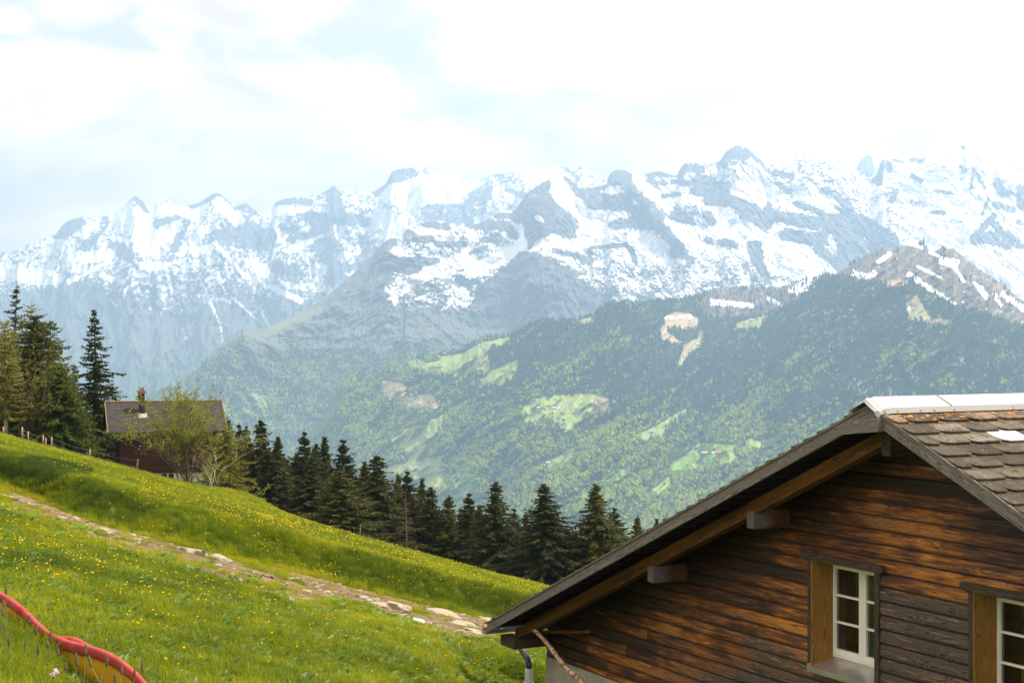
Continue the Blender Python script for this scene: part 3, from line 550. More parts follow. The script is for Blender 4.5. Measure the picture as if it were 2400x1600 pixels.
def dec3(u, v):
    low = sstep(v + 75 * fbm(u / 60., v / 60., 4, 111) + .10 * (u - 1500) * (u < 1500) * 0, 880, 1090)
    lefty = (1 - sstep(u, 950, 1250)) * .35
    band = strokes(u, v, [(1500, 1170, 1900, 850, 45, .25), (1250, 920, 1450, 800, 30, .35), (760, 900, 850, 1000, 60, .3), (1450, 1100, 1700, 1250, 90, .35), (2080, 860, 2150, 830, 30, .3), (1000, 960, 1100, 1000, 30, .3)])
    return np.clip(sstep(.10 + .58 * low + lefty + band + .85 * fbm((u * .82 - v * .57) / 70., (u * .57 + v * .82) / 17., 5, 112, .62), .12, .72), .015, .96)
fo = forest('forest', U3, V3, P3, 125000, prob3, dec3, 5, kinds=kinds); tag(fo, 'dense mixed forest of dark conifers and bright broadleaf trees covering the mountain side', 'forest', kind='stuff')
kinds2 = [o_.copy() for o_ in kinds]
def prob2(u, v): 
    m_ = inpoly(u, v, [(503, 968), (545, 913), (622, 927), (629, 965), (553, 978)])
    return sstep(v + 60 * fbm(u / 50., v / 50., 4, 115), 800, 880) * (1 - m_) * sstep(fbm(u / 18., v / 18., 4, 116), -.25, .1) * (u < 1300)
fo2 = forest('valley_forest', U2, V2, P2, 30000, prob2, lambda u, v: np.clip(.45 + .6 * fbm(u / 30., v / 30., 3, 117), .1, .9), 6, (14, 22), kinds=kinds2)
tag(fo2, 'pale hazy forest at the foot of the grey mountain left of the valley', 'forest', kind='stuff')
# ================================================================== alpine meadow
def path_lo(u): return np.interp(u, [-800, 0, 200, 430, 700, 1000, 1100, 1200, 3000], [26, 25, 23.8, 23.4, 22.6, 24.0, 26.5, 29.5, 30])
def path_hi(u): return np.interp(u, [-800, 0, 200, 430, 640, 860, 1080, 1200, 3000], [38, 35.0, 31, 30.6, 31.8, 33.4, 35.2, 36, 38])
def ground(x, y):
    x = np.asarray(x, float); y = np.asarray(y, float); u = CX + F * x / np.maximum(y, 1)
    yb = path_hi(u) + .9 * pn(x / 2.3, y * 0, 200) + .3 * pn(x / .6, y * 0, 201)
    r = .62 * sstep(y, yb, yb + 2.0) * (1 - .58 * sstep(y, 36, 85)) + .0
    z = -1.7 - .276 * x - .135 * y + r + .10 * fbm(x / 5., y / 5., 3, 202) + .04 * fbm(x / 1.1, y / 1.1, 3, 203)
    z = z + .5 * np.exp(-((x + 17) / 4.) ** 2 - ((y - 62) / 9.) ** 2) * 0
    z = z - .10 * sstep(u, 500, 1000) * sstep(y, 60, 85) * 4                   # skyline sags in the middle
    z = z + .3 * sstep(u, 1050, 1280) * sstep(y, 60, 85)
    d = np.maximum(y - 84, 0); z = z - .46 * d * d / (d + 8)
    # knoll right of the hut
    z = z + 1.15 * np.exp(-((x + 14.6) / 2.1) ** 2 - ((y - 90) / 5.) ** 2)
    # the cut below the near chalet
    z = z - 2.6 * np.maximum(sstep(x, 1.0, 4.5) * (1 - sstep(y, 26, 32)), .32 * sstep(x, -1.3, .3) * (1 - sstep(y, 22.5, 25)))
    z = z - np.maximum(x - 8, 0) * .12
    return z
def gz(x, y): return float(ground(np.array([x]), np.array([y]))[0])
def on_ground(u, v, y0=8, y1=130):      # where the line of sight through a photo pixel meets the meadow
    ys = np.linspace(y0, y1, 5000); d = (HY - v) / F * ys - ground((u - CX) / F * ys, ys); k = np.argmax(d < 0)
    y = ys[k]; return Vector(((u - CX) / F * y, y, gz((u - CX) / F * y, y)))
def dirt(x, y):
    u = CX + F * x / np.maximum(y, 1); lo = path_lo(u) + 1.1 * fbm(x / 2., y / 2., 4, 210); hi = path_hi(u) - .3 + .6 * fbm(x / 1.5, y / 1.5, 3, 211)
    m_ = sstep(y, lo - .3, lo + .6) * (1 - sstep(y, hi - .2, hi + .4))
    grassy = sstep(fbm(x / 1.6 + 5, y / 2.6, 5, 212, .62), -.02, .18) * np.interp(u, [0, 500, 800, 1100], [.66, .5, .72, .5])
    return m_ * (1 - .92 * grassy)
nu, nv = 820, 560
ys = np.concatenate([np.geomspace(3.0, 24, 160), np.linspace(24.1, 40, 200)[0:], np.geomspace(40.3, 84, 100), np.linspace(84.5, 175, 100)])
us = np.linspace(-900, 3300, nu); UU, YY = np.meshgrid(us, ys); XX = (UU - CX) / F * YY
ZZ = ground(XX, YY); dm = dirt(XX, YY)
ZZ = ZZ + dm * .035 * fbm(XX / .35, YY / .35, 4, 213)
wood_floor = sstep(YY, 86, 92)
m, t = new_mat('meadow_soil'); p = t.n('ShaderNodeNewGeometry', {}, {}, None).outputs['Position']
dA = t.attr('dirt', out=2); wA = t.attr('woods', out=2)
nz = t.noise(p, 1.4, 8, .65); nf = t.noise(p, 14, 6, .7); vo = t.n('ShaderNodeTexVoronoi', {}, {'Vector': p, 'Scale': 9.0})
soil = t.ramp(t.m('ADD', t.m('MULTIPLY', nz, .6), t.m('MULTIPLY', nf, .5)), [(.38, (.055, .033, .018)), (.52, (.13, .085, .042)), (.66, (.21, .15, .085)), (.8, (.36, .29, .20))])
grs = t.mix(t.ss(nz, .35, .65), (.045, .085, .008), (.10, .15, .015))
dk = t.ss(t.m('ADD', dA, t.m('MULTIPLY', t.m('SUBTRACT', nf, .5), .5)), .30, .62)
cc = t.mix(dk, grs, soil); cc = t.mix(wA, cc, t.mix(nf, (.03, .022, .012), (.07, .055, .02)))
pbr(t, cc, .95, t.m('ADD', nf, t.m('MULTIPLY', vo, .4)), .8, .05, .1)
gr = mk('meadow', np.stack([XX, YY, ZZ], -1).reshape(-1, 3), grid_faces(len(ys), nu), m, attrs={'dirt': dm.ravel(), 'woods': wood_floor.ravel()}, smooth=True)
tag(gr, kind='structure')

# grass tufts
def blades(n, rad, h0, h1, seed, wd, mats, bend=.5, lean=0):
    rnd = np.random.RandomState(seed); mb = MB()
    for i in range(n):
        a = rnd.rand() * 6.283; r = rad * math.sqrt(rnd.rand()); bx, by = r * math.cos(a), r * math.sin(a)
        h = rnd.uniform(h0, h1); dd = rnd.rand() * 6.283; b = bend * h * rnd.uniform(.2, 1.1); dx, dy = math.cos(dd), math.sin(dd); wx, wy = -dy * wd, dx * wd
        q = [(0, 0, 0, 1), (.35, .18, .45, .85), (.7, .55, .8, .6), (0, 1.0, 1.0, 0)]
        vs = []
        for (_, bb, hh, ww) in q[:3]:
            cx, cy_ = bx + dx * b * bb, by + dy * b * bb; vs += [(cx - wx * ww, cy_ - wy * ww, h * hh), (cx + wx * ww, cy_ + wy * ww, h * hh)]
        vs.append((bx + dx * b, by + dy * b, h * .93)); mb.add(vs, [(0, 1, 3, 2), (2, 3, 5, 4), (4, 5, 6)])
    return mb
m, t = new_mat('grass_blades'); r = t.attr('tint', 'INSTANCER', 2); p = t.n('ShaderNodeTexCoord', {}, {}, None).outputs['Object']; z = t.n('ShaderNodeSeparateXYZ', {}, {0: p}, None).outputs[2]
rr = t.n('ShaderNodeObjectInfo', {}, {}, None).outputs['Random']
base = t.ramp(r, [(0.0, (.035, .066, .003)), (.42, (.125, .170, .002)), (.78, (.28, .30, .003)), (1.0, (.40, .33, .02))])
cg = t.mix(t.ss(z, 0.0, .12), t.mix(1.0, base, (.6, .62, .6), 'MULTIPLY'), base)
pbr(t, cg, .6, spec=.25, trans=(.42, t.mix(1.0, base, (1.4, 1.35, .9), 'MULTIPLY'))); m_grass = m
m, t = new_mat('broad_leaves'); r = t.attr('tint', 'INSTANCER', 2)
base = t.ramp(r, [(0.0, (.05, .10, .015)), (.6, (.12, .20, .02)), (1.0, (.20, .27, .04))]); pbr(t, base, .55, spec=.3, trans=(.35, base)); m_leafy = m
def herb(seed):
    rnd = random.Random(seed); mb = MB()
    for i in range(26):
        a = rnd.uniform(0, 6.28); L = rnd.uniform(.06, .15); w_ = L * .28; e = rnd.uniform(.3, .9); bx, by = rnd.uniform(-.12, .12), rnd.uniform(-.12, .12); dx, dy = math.cos(a), math.sin(a)
        mb.add([(bx, by, .01), (bx + dx * L * .5 - dy * w_, by + dy * L * .5 + dx * w_, L * e * .7), (bx + dx * L, by + dy * L, L * e * .75), (bx + dx * L * .5 + dy * w_, by + dy * L * .5 - dx * w_, L * e * .62)], [(0, 1, 2, 3)])
    return mb
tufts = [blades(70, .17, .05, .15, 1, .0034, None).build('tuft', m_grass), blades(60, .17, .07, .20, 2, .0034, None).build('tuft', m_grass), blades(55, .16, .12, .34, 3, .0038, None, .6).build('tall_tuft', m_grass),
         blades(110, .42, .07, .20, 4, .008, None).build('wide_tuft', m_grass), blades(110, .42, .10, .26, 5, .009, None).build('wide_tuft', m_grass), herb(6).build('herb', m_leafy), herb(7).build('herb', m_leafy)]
rs = np.random.RandomState(3)
def sample(n, y0, y1, pw, u0=-420, u1=2100):
    y = (rs.rand(n) * (y1 ** pw - y0 ** pw) + y0 ** pw) ** (1 / pw); u = rs.uniform(u0, u1, n); return (u - CX) / F * y, y
gx, gy = [], []; ids = []; scs = []
def tufts_add(n, y0, y1, pw, kinds_, s0, s1, keep):
    x, y = sample(n, y0, y1, pw); k = rs.rand(n) < keep(x, y); x, y = x[k], y[k]
    return x, y, rs.choice(kinds_, len(x)), rs.uniform(s0, s1, len(x))
def keep_g(x, y):
    u = CX + F * x / y; v = HY - F * ground(x, y) / y
    return (1 - .97 * sstep(dirt(x, y), .25, .6)) * (v < 1720) * ((u < 1420) | (y > 30)) * (u < 2460)
parts_ = [tufts_add(38000, 7.5, 26, 1.6, [0, 0, 1], .55, .9, keep_g), tufts_add(30000, 7.5, 27, 1.6, [5, 6], .45, .95, keep_g), tufts_add(40000, 20, 36, 1.5, [0, 0, 1], .4, .66, keep_g), tufts_add(60000, 33, 50, 1.5, [0, 1, 3], .38, .6, keep_g), tufts_add(104000, 40, 96, 1.3, [3, 4], .35, .6, keep_g)]
# longer growth on the bank above the path and round the slide
x, y = sample(11000, 30, 39, 1.0, -420, 1300); u = CX + F * x / y; hb = path_hi(u); k = np.abs(y - hb - .6) < .9; parts_.append((x[k], y[k], rs.choice([2, 1, 1], k.sum()), rs.uniform(.4, .7, k.sum())))
x, y = sample(7000, 8.2, 11.9, 1.0, -80, 420); uq = CX + F * x / y; yn = np.interp(uq, [-80, 0, 121, 344, 420], [12.4, 12.0, 11.2, 9.7, 9.2]); k = y < yn - .15; x, y, uq, yn = x[k], y[k], uq[k], yn[k]; dd = yn - y; parts_.append((x, y, rs.choice([2, 2, 1], len(x)), rs.uniform(.35, .75, len(x)) * np.where(uq < 110, 1.05, .13 + .5 * sstep(dd, .6, 1.6)) ))
X = np.concatenate([q[0] for q in parts_]); Yg = np.concatenate([q[1] for q in parts_]); ids = np.concatenate([q[2] for q in parts_]); sc = np.concatenate([q[3] for q in parts_])
def keep_slide(x, y):                    # none inside the slide's trough
    u = CX + F * x / y; yn = np.interp(u, [-80, 0, 121, 344, 420], [12.4, 12.0, 11.2, 9.7, 9.2]); return ~((y > yn - .12) & (y < yn + .75) & (u < 420))
k = keep_slide(X, Yg); X, Yg, ids, sc = X[k], Yg[k], ids[k], sc[k]
Zg = ground(X, Yg); uu = CX + F * X / Yg; vv = HY - F * Zg / Yg
bankdark = np.exp(-((Yg - path_hi(uu) - 1.0) / 1.1) ** 2)  # bank's shade put into the grass tint; also lengthens the blades
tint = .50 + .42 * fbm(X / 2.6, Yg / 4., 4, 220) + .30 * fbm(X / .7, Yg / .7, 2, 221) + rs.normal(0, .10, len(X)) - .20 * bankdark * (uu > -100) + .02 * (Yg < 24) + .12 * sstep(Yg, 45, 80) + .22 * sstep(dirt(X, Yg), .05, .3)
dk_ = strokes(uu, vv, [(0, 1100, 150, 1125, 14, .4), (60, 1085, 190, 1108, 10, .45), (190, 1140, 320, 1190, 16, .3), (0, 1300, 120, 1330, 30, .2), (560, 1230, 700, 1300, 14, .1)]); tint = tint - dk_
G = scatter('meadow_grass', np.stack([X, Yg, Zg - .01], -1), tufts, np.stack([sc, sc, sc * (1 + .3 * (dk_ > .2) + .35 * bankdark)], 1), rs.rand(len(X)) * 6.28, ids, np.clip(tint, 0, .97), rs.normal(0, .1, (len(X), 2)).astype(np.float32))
tag(G, 'green spring grass growing over the whole hillside meadow', 'grass', kind='stuff')

# dandelions
def dandelion():
    mb = MB(); mb.tube([(0, 0, 0), (.004, .002, .08), (.006, .006, .15)], [.0028, .0026, .0024], 4, 0)
    n = 12; c = (.006, .006)
    rings = [(.004, .146), (.021, .156), (.019, .166), (.010, .172)]
    vs = [(c[0] + r_ * (1 + .12 * (i % 2)) * math.cos(2 * math.pi * i / n), c[1] + r_ * (1 + .12 * (i % 2)) * math.sin(2 * math.pi * i / n), z_) for r_, z_ in rings for i in range(n)] + [(c[0], c[1], .173)]
    fs = [(j * n + i, j * n + (i + 1) % n, (j + 1) * n + (i + 1) % n, (j + 1) * n + i) for j in range(3) for i in range(n)] + [(3 * n + i, 3 * n + (i + 1) % n, 4 * n) for i in range(n)]
    mb.add(vs, fs, 1); return mb
m_stem = simple('flower_stem', (.10, .16, .03), .6)
m, t = new_mat('dandelion_yellow'); pbr(t, (.74, .52, .006), .7, spec=.1, trans=(.25, (.9, .6, .01))); m_dan = m
DB = [(0, 1255, 420, 1330, 55, .42), (0, 1240, 260, 1290, 40, .3), (250, 1180, 380, 1210, 16, .4), (350, 1165, 700, 1265, 26, .8), (650, 1250, 950, 1330, 30, .75), (560, 1270, 640, 1300, 12, .8), (640, 1310, 800, 1350, 16, 1.3), (760, 1330, 1000, 1375, 20, 1.5), (980, 1360, 1240, 1425, 20, 1.25), (900, 1320, 1150, 1385, 16, .6), (1180, 1380, 1290, 1385, 12, .9), (1040, 1330, 1280, 1372, 7, .8), (150, 1090, 400, 1150, 14, .22), (0, 1040, 60, 1060, 12, .3), (550, 1180, 800, 1260, 22, .35), (480, 1380, 620, 1440, 30, .3), (150, 1330, 450, 1400, 50, .22), (200, 1420, 420, 1480, 30, .15), (0, 1340, 130, 1370, 26, .35), (700, 1500, 1100, 1560, 50, .16), (1150, 1530, 1250, 1600, 30, .3)]
def dprob(x, y):
    u = CX + F * x / y; v = HY - F * ground(x, y) / y
    s = strokes(u, v, DB, 1.4) + .035; cl_ = sstep(fbm(x / 1.1, y / 1.8, 4, 230), -.25, .3)
    return s * (.25 + .9 * cl_) * (1 - sstep(dirt(x, y), .1, .4)) * (v < 1640) * (u < 1330)
x, y = sample(120000, 8.5, 88, 1.1, -20, 1330); k = (rs.rand(len(x)) < dprob(x, y) * np.where(y > 33, np.maximum(.13 * (33 / y) ** 2.4, .005), .27)) & keep_slide(x, y); x, y = x[k], y[k]; z = ground(x, y) + .02
x = np.round(x, 3); o_ = np.argsort(y); x, y, z = x[o_], y[o_], z[o_]
dsrc = dandelion().build('dandelion', [m_stem, m_dan]); dsc = rs.uniform(.28, .56, len(x)) * (1 + .30 * sstep(y, 30, 45))
vis = np.abs(CX + F * x / y - 650) < 640; near_i = np.flatnonzero(vis & (HY - F * z / y < 1595))[:300]; rest = np.ones(len(x), bool); rest[near_i] = False
for q, i in enumerate(near_i):
    o = dsrc if q == 0 else dsrc.copy()
    if q: col.objects.link(o)
    o.location = (x[i], y[i], z[i]); o.rotation_euler = (rs.normal(0, .15), rs.normal(0, .15), rs.rand() * 6.28); s_ = dsc[i]; o.scale = (s_, s_, s_ * 1.25)
    tag(o, 'small yellow dandelion blooming in the near part of the grassy meadow', 'dandelion', 'dandelions in the near grass')
dk2 = dandelion().build('dandelion_kind', [m_stem, m_dan])
D = scatter('dandelion_drifts', np.stack([x, y, z], -1)[rest], [dk2], np.stack([dsc[rest], dsc[rest], dsc[rest] * np.where(y[rest] > 30, 1.7, 1.25)], 1), rs.rand(rest.sum()) * 6.28, np.zeros(rest.sum()), np.zeros(rest.sum()), rs.normal(0, .15, (rest.sum(), 2)).astype(np.float32))
tag(D, 'yellow drifts of dandelions across the upper meadow', 'dandelions', kind='stuff')

# stones on the path
m, t = new_mat('pale_stone'); p = t.n('ShaderNodeTexCoord', {}, {}, None).outputs['Object']; n1 = t.noise(p, 3.5, 8, .65); n2 = t.noise(p, 26, 5, .7)
pbr(t, t.mix(t.ss(n2, .38, .72), t.ramp(n1, [(.3, (.17, .125, .085)), (.55, (.31, .24, .17)), (.75, (.44, .37, .29))]), (.30, .27, .20)), .9, t.m('ADD', n1, n2), .6, .03, .2); m_stone = m
m_white = simple('whitish_stone', (.36, .34, .30), .85, .12, 9)
def stone(seed, sx, sy, sz, angular=.25):
    bm_ = bmesh_ico(3); out = []
    for v_ in bm_[0]:
        n_ = mnoise.noise(Vector(v_) * 1.3 + Vector((seed * 3.1, 0, 0))) * angular * 1.6 + mnoise.noise(Vector(v_) * 3.7 + Vector((seed, 5, 0))) * angular * .9
        q = Vector(v_) * (1 + n_); q.z = max(q.z, -.25); q.z = min(q.z, .62 + .12 * mnoise.noise(Vector(v_) * 2 + Vector((0, seed, 9)))); out.append((q.x * sx, q.y * sy, q.z * sz))
    return out, bm_[1]
import bmesh
def bmesh_ico(sub, _c={}):
    if sub not in _c:
        b = bmesh.new(); bmesh.ops.create_icosphere(b, subdivisions=sub, radius=1.0); _c[sub] = ([tuple(v_.co) for v_ in b.verts], [tuple(v_.index for v_ in f.verts) for f in b.faces]); b.free()
    return _c[sub]
STONES = [(452, 1292, 36, 13, 1, 'long pale humped boulder on the dirt path below the hut'), (516, 1308, 30, 12, 1, 'rounded pinkish boulder just right of the long humped one'), (852, 1400, 22, 7, 1, 'thin flat slab at the upper left of the slab cluster on the path'),
          (888, 1417, 19, 10, 1, 'small rounded slab at the front of the slab cluster'), (928, 1420, 36, 15, 1, 'largest pale slab of the cluster on the path left of the chalet'), (979, 1453, 18, 8, 2, 'whitish oval stone lying alone beside the slab cluster'), (679, 1404, 11, 4, 2, 'small whitish stone at the lower path edge, midway along'),
          (12, 1162, 26, 4, 1, 'flat light slab at the left picture edge of the path'), (42, 1172, 17, 5, 1, 'flat light slab with square edges, second from the left edge'), (64, 1178, 12, 4, 1, 'small flat slab, third from the left edge'), (1040, 1437, 40, 5, 1, 'long low rock ledge surfacing on the path near the chalet eave'), (1085, 1462, 36, 5, 1, 'broken low ledge on the path at the chalet gutter'),
          (810, 1410, 12, 4, 1, 'little brown stone left of the slab cluster'), (1110, 1478, 22, 4, 1, 'low stone beneath the gutter corner at the path end'), (245, 1240, 26, 4, 1, 'thin broken slab in the middle of the left half of the path'), (316, 1254, 20, 3.5, 1, 'small broken slab left of the humped boulder'), (140, 1211, 12, 4, 1, 'little whitish stone on the left part of the path'),
          (178, 1215, 9, 3, 1, 'tiny stone right of the little whitish one'), (1000, 1470, 20, 3, 1, 'flat stone half sunk below the whitish oval one'), (960, 1480, 14, 3, 1, 'half buried stone at the lower path edge near the chalet'), (1150, 1455, 30, 4, 1, 'pale rock ledge touching the chalet fascia'), (560, 1358, 10, 3, 1, 'small stone in the grass strip below the boulders'), (720, 1386, 14, 3, 1, 'reddish stone in the middle of the path')]
for i, (u, v, ru, rv, k_, lb) in enumerate(STONES):
    P0 = on_ground(u, v + rv * .3); s_ = P0.y / F; vs, fs = stone(i + 2, ru * s_ * .95, ru * s_ * 1.1, max(rv * s_ * 1.25, .05), .42 if k_ == 1 else .15)
    o = mk('stone', vs, fs, m_white if k_ == 2 else m_stone, smooth=True, loc=tuple(P0)); o.rotation_euler = (-.1, .26, rs.uniform(-.5, .5)); tag(o, lb, 'stone', 'stones on the dirt path')
# gravel
x, y = sample(16000, 23, 37, 1.0, -40, 1250); k = (rs.rand(len(x)) < dirt(x, y) * .5 * sstep(fbm(x / 1.2, y / 1.5, 3, 240), -.15, .35)) ; x, y = x[k], y[k]
gk = []
for i in range(4): vs, fs = stone(40 + i, .032, .026, .02, .3); gk.append(mk('pebble', vs, fs, m_stone if i % 2 else simple('brown_pebble', (.16, .11, .07), .9)))
Gv = scatter('gravel', np.stack([x, y, ground(x, y)], -1), gk, rs.gamma(1.6, .42, len(x)) + .15, rs.rand(len(x)) * 6.28, rs.randint(0, 4, len(x)), np.zeros(len(x)))
tag(Gv, 'loose stones and gravel strewn on the dirt path', 'gravel', kind='stuff')
# ================================================================== trees round the meadow
def bark(name, a, b, sc=14):
    m, t = new_mat(name); p = t.n('ShaderNodeTexCoord', {}, {}, None).outputs['Object']; n_ = t.noise(t.vmap(p, (1, 1, .25)), sc, 6, .65)
    pbr(t, t.mix(t.ss(n_, .35, .65), a, b), .9, n_, .6, .03, .15); return m
m_bark = bark('spruce_bark', (.05, .035, .026), (.13, .10, .08)); m_birch = bark('birch_bark', (.28, .22, .14), (.60, .52, .38), 9); m_twig = bark('grey_brown_bark', (.07, .05, .035), (.17, .13, .09))
def needles(name, a, b, tr, tf=.22):
    m, t = new_mat(name); p = t.n('ShaderNodeTexCoord', {}, {}, None).outputs['Object']; n_ = t.noise(p, 1.3, 3); n2 = t.noise(p, 9, 3)
    c = t.mix(t.ss(t.m('ADD', t.m('MULTIPLY', n_, .6), t.m('MULTIPLY', n2, .4)), .35, .65), a, b); r_ = t.n('ShaderNodeObjectInfo', {}, {}, None).outputs['Random']
    c = t.mix(1.0, c, t.ramp(r_, [(0, (.8, .8, .85)), (1, (1.25, 1.2, 1.0))]), 'MULTIPLY')
    pbr(t, c, .75, spec=.15, trans=(tf, tr)); return m
m_sp = needles('spruce_needles', (.024, .035, .005), (.078, .082, .011), (.14, .15, .014))
m_spd = needles('dark_spruce_needles', (.016, .026, .006), (.046, .056, .011), (.08, .10, .014))
m_spl = needles('young_spruce_needles', (.03, .055, .006), (.085, .11, .010), (.16, .20, .015), .3)
m_lar = needles('larch_needles', (.085, .095, .009), (.19, .185, .016), (.30, .28, .025), .35)
m_leaf = needles('spring_leaves', (.085, .11, .010), (.20, .22, .020), (.29, .30, .03), .33)
m_dead = needles('dead_twigs', (.06, .045, .035), (.12, .09, .07), (.1, .08, .05), .1)
def spruce(h, r, seed, dens=1.0, z0=.06, droop=.35, card=1.0, ragged=.25, power=.85, twig_len=.30):
    """trunk and crown of a conifer: whorls of drooping boughs carrying many small needle sprays"""
    rnd = random.Random(seed); tr = MB(); cr = MB()
    bend = [(.0, 0, 0)] + [(rnd.uniform(-.012, .012) * h * q, rnd.uniform(-.012, .012) * h * q, h * q) for q in (.25, .5, .75, 1.0)]
    tr.tube(bend, [h * .016 + .03, h * .013 + .02, h * .009 + .015, h * .005 + .01, .008], 7)
    z = z0 * h; k = 0
    while z < h * .985:
        tt = z / h; n = max(4, int((7.5 - 2.5 * tt) * dens)); wh = r * 1.22 * (1 - tt) ** power * rnd.uniform(1 - ragged, 1 + ragged * .5) + .04
        if tt < .2: wh *= .75 + tt
        for i in range(n):
            a = 2 * math.pi * (i + rnd.uniform(-.35, .35)) / n + k * 1.1; L = wh * rnd.uniform(.62, 1.12); up = .45 - .75 * (1 - tt) ** .7 
            dr = droop * rnd.uniform(.6, 1.4); ca, sa = math.cos(a), math.sin(a); pts = []; z_k = z; z = z_k + rnd.uniform(-.5, .5) * h * .022; L *= 1 + .25 * (rnd.random() < .12)
            ns = max(3, int(L / (twig_len * .55))); b0 = np.interp(z, [q[2] for q in bend], [q[0] for q in bend]), np.interp(z, [q[2] for q in bend], [q[1] for q in bend])
            for j in range(ns + 1):
                q = j / ns; zz = z + L * (up * q * .8 - dr * q * q + .22 * q ** 4); pts.append(Vector((b0[0] + ca * L * q, b0[1] + sa * L * q, zz)))
            z = z_k
            if k % 2 == 0 or L > .8: tr.tube([pts[0], pts[len(pts) // 2], pts[-1]], [.018 + L * .008, .012, .005], 3, cap=False)
            for j in range(1, ns + 1):
                p = pts[j]; w_ = twig_len * (.40 + .60 * (1 - tt) ** .6) * (1.15 - .5 * j / ns) * card * rnd.uniform(.9, 1.7); d_ = (pts[j] - pts[j - 1]).normalized(); sd_ = Vector((-sa, ca, 0))
                for s_ in (-1, 1):
                    for m_ in range(2 if j < ns * .5 else 3):
                        e = (d_ * rnd.uniform(.15, .9) + sd_ * s_ * rnd.uniform(.5, 1.0) + Vector((0, 0, rnd.uniform(-1.15, -.05)))).normalized() * w_ * rnd.uniform(.7, 1.2)
                        wd = Vector((rnd.uniform(-1, 1), rnd.uniform(-1, 1), rnd.uniform(-.4, .6))).cross(e).normalized() * w_ * .19; o_ = p - d_ * rnd.uniform(0, .12)
                        cr.add([o_ - wd * .5, o_ + e * .55 - wd, o_ + e, o_ + e * .5 + wd, o_ + wd * .5], [(0, 1, 2, 3, 4)])
                e = (d_ + Vector((0, 0, -.15))).normalized() * w_; wd = e.cross(Vector((0, 0, 1))).normalized() * w_ * .2; cr.add([p - d_ * .05 - wd * .5, p + e * .5 - wd, p + e, p + e * .5 + wd], [(0, 1, 2, 3)])
        z += h * rnd.uniform(.013, .021) * (1.0 / dens) ** .4; k += 1
    cr.add([(-.02, 0, h * .93), (.02, 0, h * .93), (0, 0, h * 1.02)], [(0, 1, 2)]); cr.add([(0, -.02, h * .93), (0, .02, h * .93), (0, 0, h * 1.02)], [(0, 1, 2)])
    return tr, cr
def make_tree(name, tr, cr, mt, mc):
    root = empty(name); tr.build('trunk', mt, root, smooth=True); cr.build('crown', mc, root); return root
def place(root, first, loc, rz, s, label, cat='spruce tree', group=None, name=None):
    if not first:
        r2 = root.copy(); col.objects.link(r2)
        for ch in list(root.children):
            c_ = ch.copy(); col.objects.link(c_); c_.parent = r2
        root = r2
    root.location = loc; root.rotation_euler = (0, 0, rz); root.scale = s if hasattr(s, '__len__') else (s, s, s); tag(root, label, cat, group); return root
protoH = 8.0
protos = [make_tree('spruce_tree', *spruce(protoH, 2.9, 11 + i, dens=1.15 + .12 * (i % 3), power=.98, ragged=.22 + .06 * (i % 2), droop=.3 + .08 * (i % 3), twig_len=.27), m_bark, mt_) for i, mt_ in enumerate([m_sp, m_spd, m_sp, m_spd, m_sp])]
used = [False] * len(protos)
ROW = [ # u top, v top, distance, relative width, prototype, label
 (500, 942, 108, .6, 1, 'small dark spruce tip just right of the hut roof end'), (531, 976, 104, .9, 0, 'olive spruce with rounded top right of the hut'), (560, 989, 110, .75, 3, 'narrow spruce between the olive one and the first tall pointed one'), (580, 992, 112, .6, 1, 'very thin spruce left of the first tall pointed one'),
 (609, 979, 106, 1.0, 1, 'first tall pointed dark spruce to the right of the hut'), (655, 1020, 102, .85, 2, 'brownish spruce with ragged top standing lower than its neighbours'), (714, 1007, 104, .95, 3, 'dark spruce with forked bushy top, highest in the middle clump'), (738, 1034, 108, .75, 1, 'spruce tucked behind the fork-topped one'),
 (763, 1020, 106, .8, 2, 'spruce with a sharp tip left of the two twin crowns'), (806, 1025, 104, 1.05, 3, 'leaning twin-tipped spruce in the middle clump'), (798, 1100, 96, 1.55, 0, 'broad olive spruce standing in front of the leaning twin-tipped one'), (853, 1078, 101, .8, 2, 'thin-topped brownish spruce left of the dense pyramid'),
 (879, 1063, 99, 1.35, 1, 'dense pyramid spruce with wide skirts in the middle of the row'), (931, 1107, 104, .8, 4, 'open sparse spruce right of the dense pyramid'), (956, 1100, 101, .95, 3, 'spruce with blunt dark top right of the dense pyramid'), (991, 1118, 108, .7, 2, 'sunlit yellowish thin spruce in the row gap'),
 (1013, 1137, 100, .95, 1, 'mid-height spruce right of the bare grey one'), (1050, 1158, 99, .95, 0, 'spruce with visible pale trunk and stepped crown'), (1078, 1187, 104, .7, 3, 'low spruce filling the gap in the right half of the row'), (1100, 1152, 100, 1.0, 3, 'spruce with curved tip left of the isolated tall one'),
 (1124, 1181, 98, .8, 2, 'slender spruce with bare lower trunk'), (1165, 1125, 96, 1.05, 1, 'isolated tall spruce with tiered branches, left of the wide cone'), (1207, 1188, 101, .75, 3, 'small dark spruce in the dip between two tall ones'), (1232, 1202, 104, .7, 4, 'thin light spruce in the dip left of the wide cone'),
 (1279, 1130, 93, 1.25, 1, 'wide cone-shaped spruce left of the chalet roof'), (1301, 1190, 96, 1.0, 3, 'spruce hugging the right side of the wide cone-shaped one'), (1393, 1130, 93, 1.1, 4, 'open-branched tall spruce just above the chalet roof slope'), (1441, 1186, 95, 1.0, 3, 'round-topped spruce right of the open-branched one above the chalet'),
 (1493, 1207, 94, .75, 0, 'short spruce peeking over the chalet roof slope'), (1540, 1212, 96, .6, 2, 'tip of a spruce seen last over the roof slope, left spike'), (1556, 1210, 98, .6, 1, 'tip of a spruce seen last over the roof slope, right spike')]
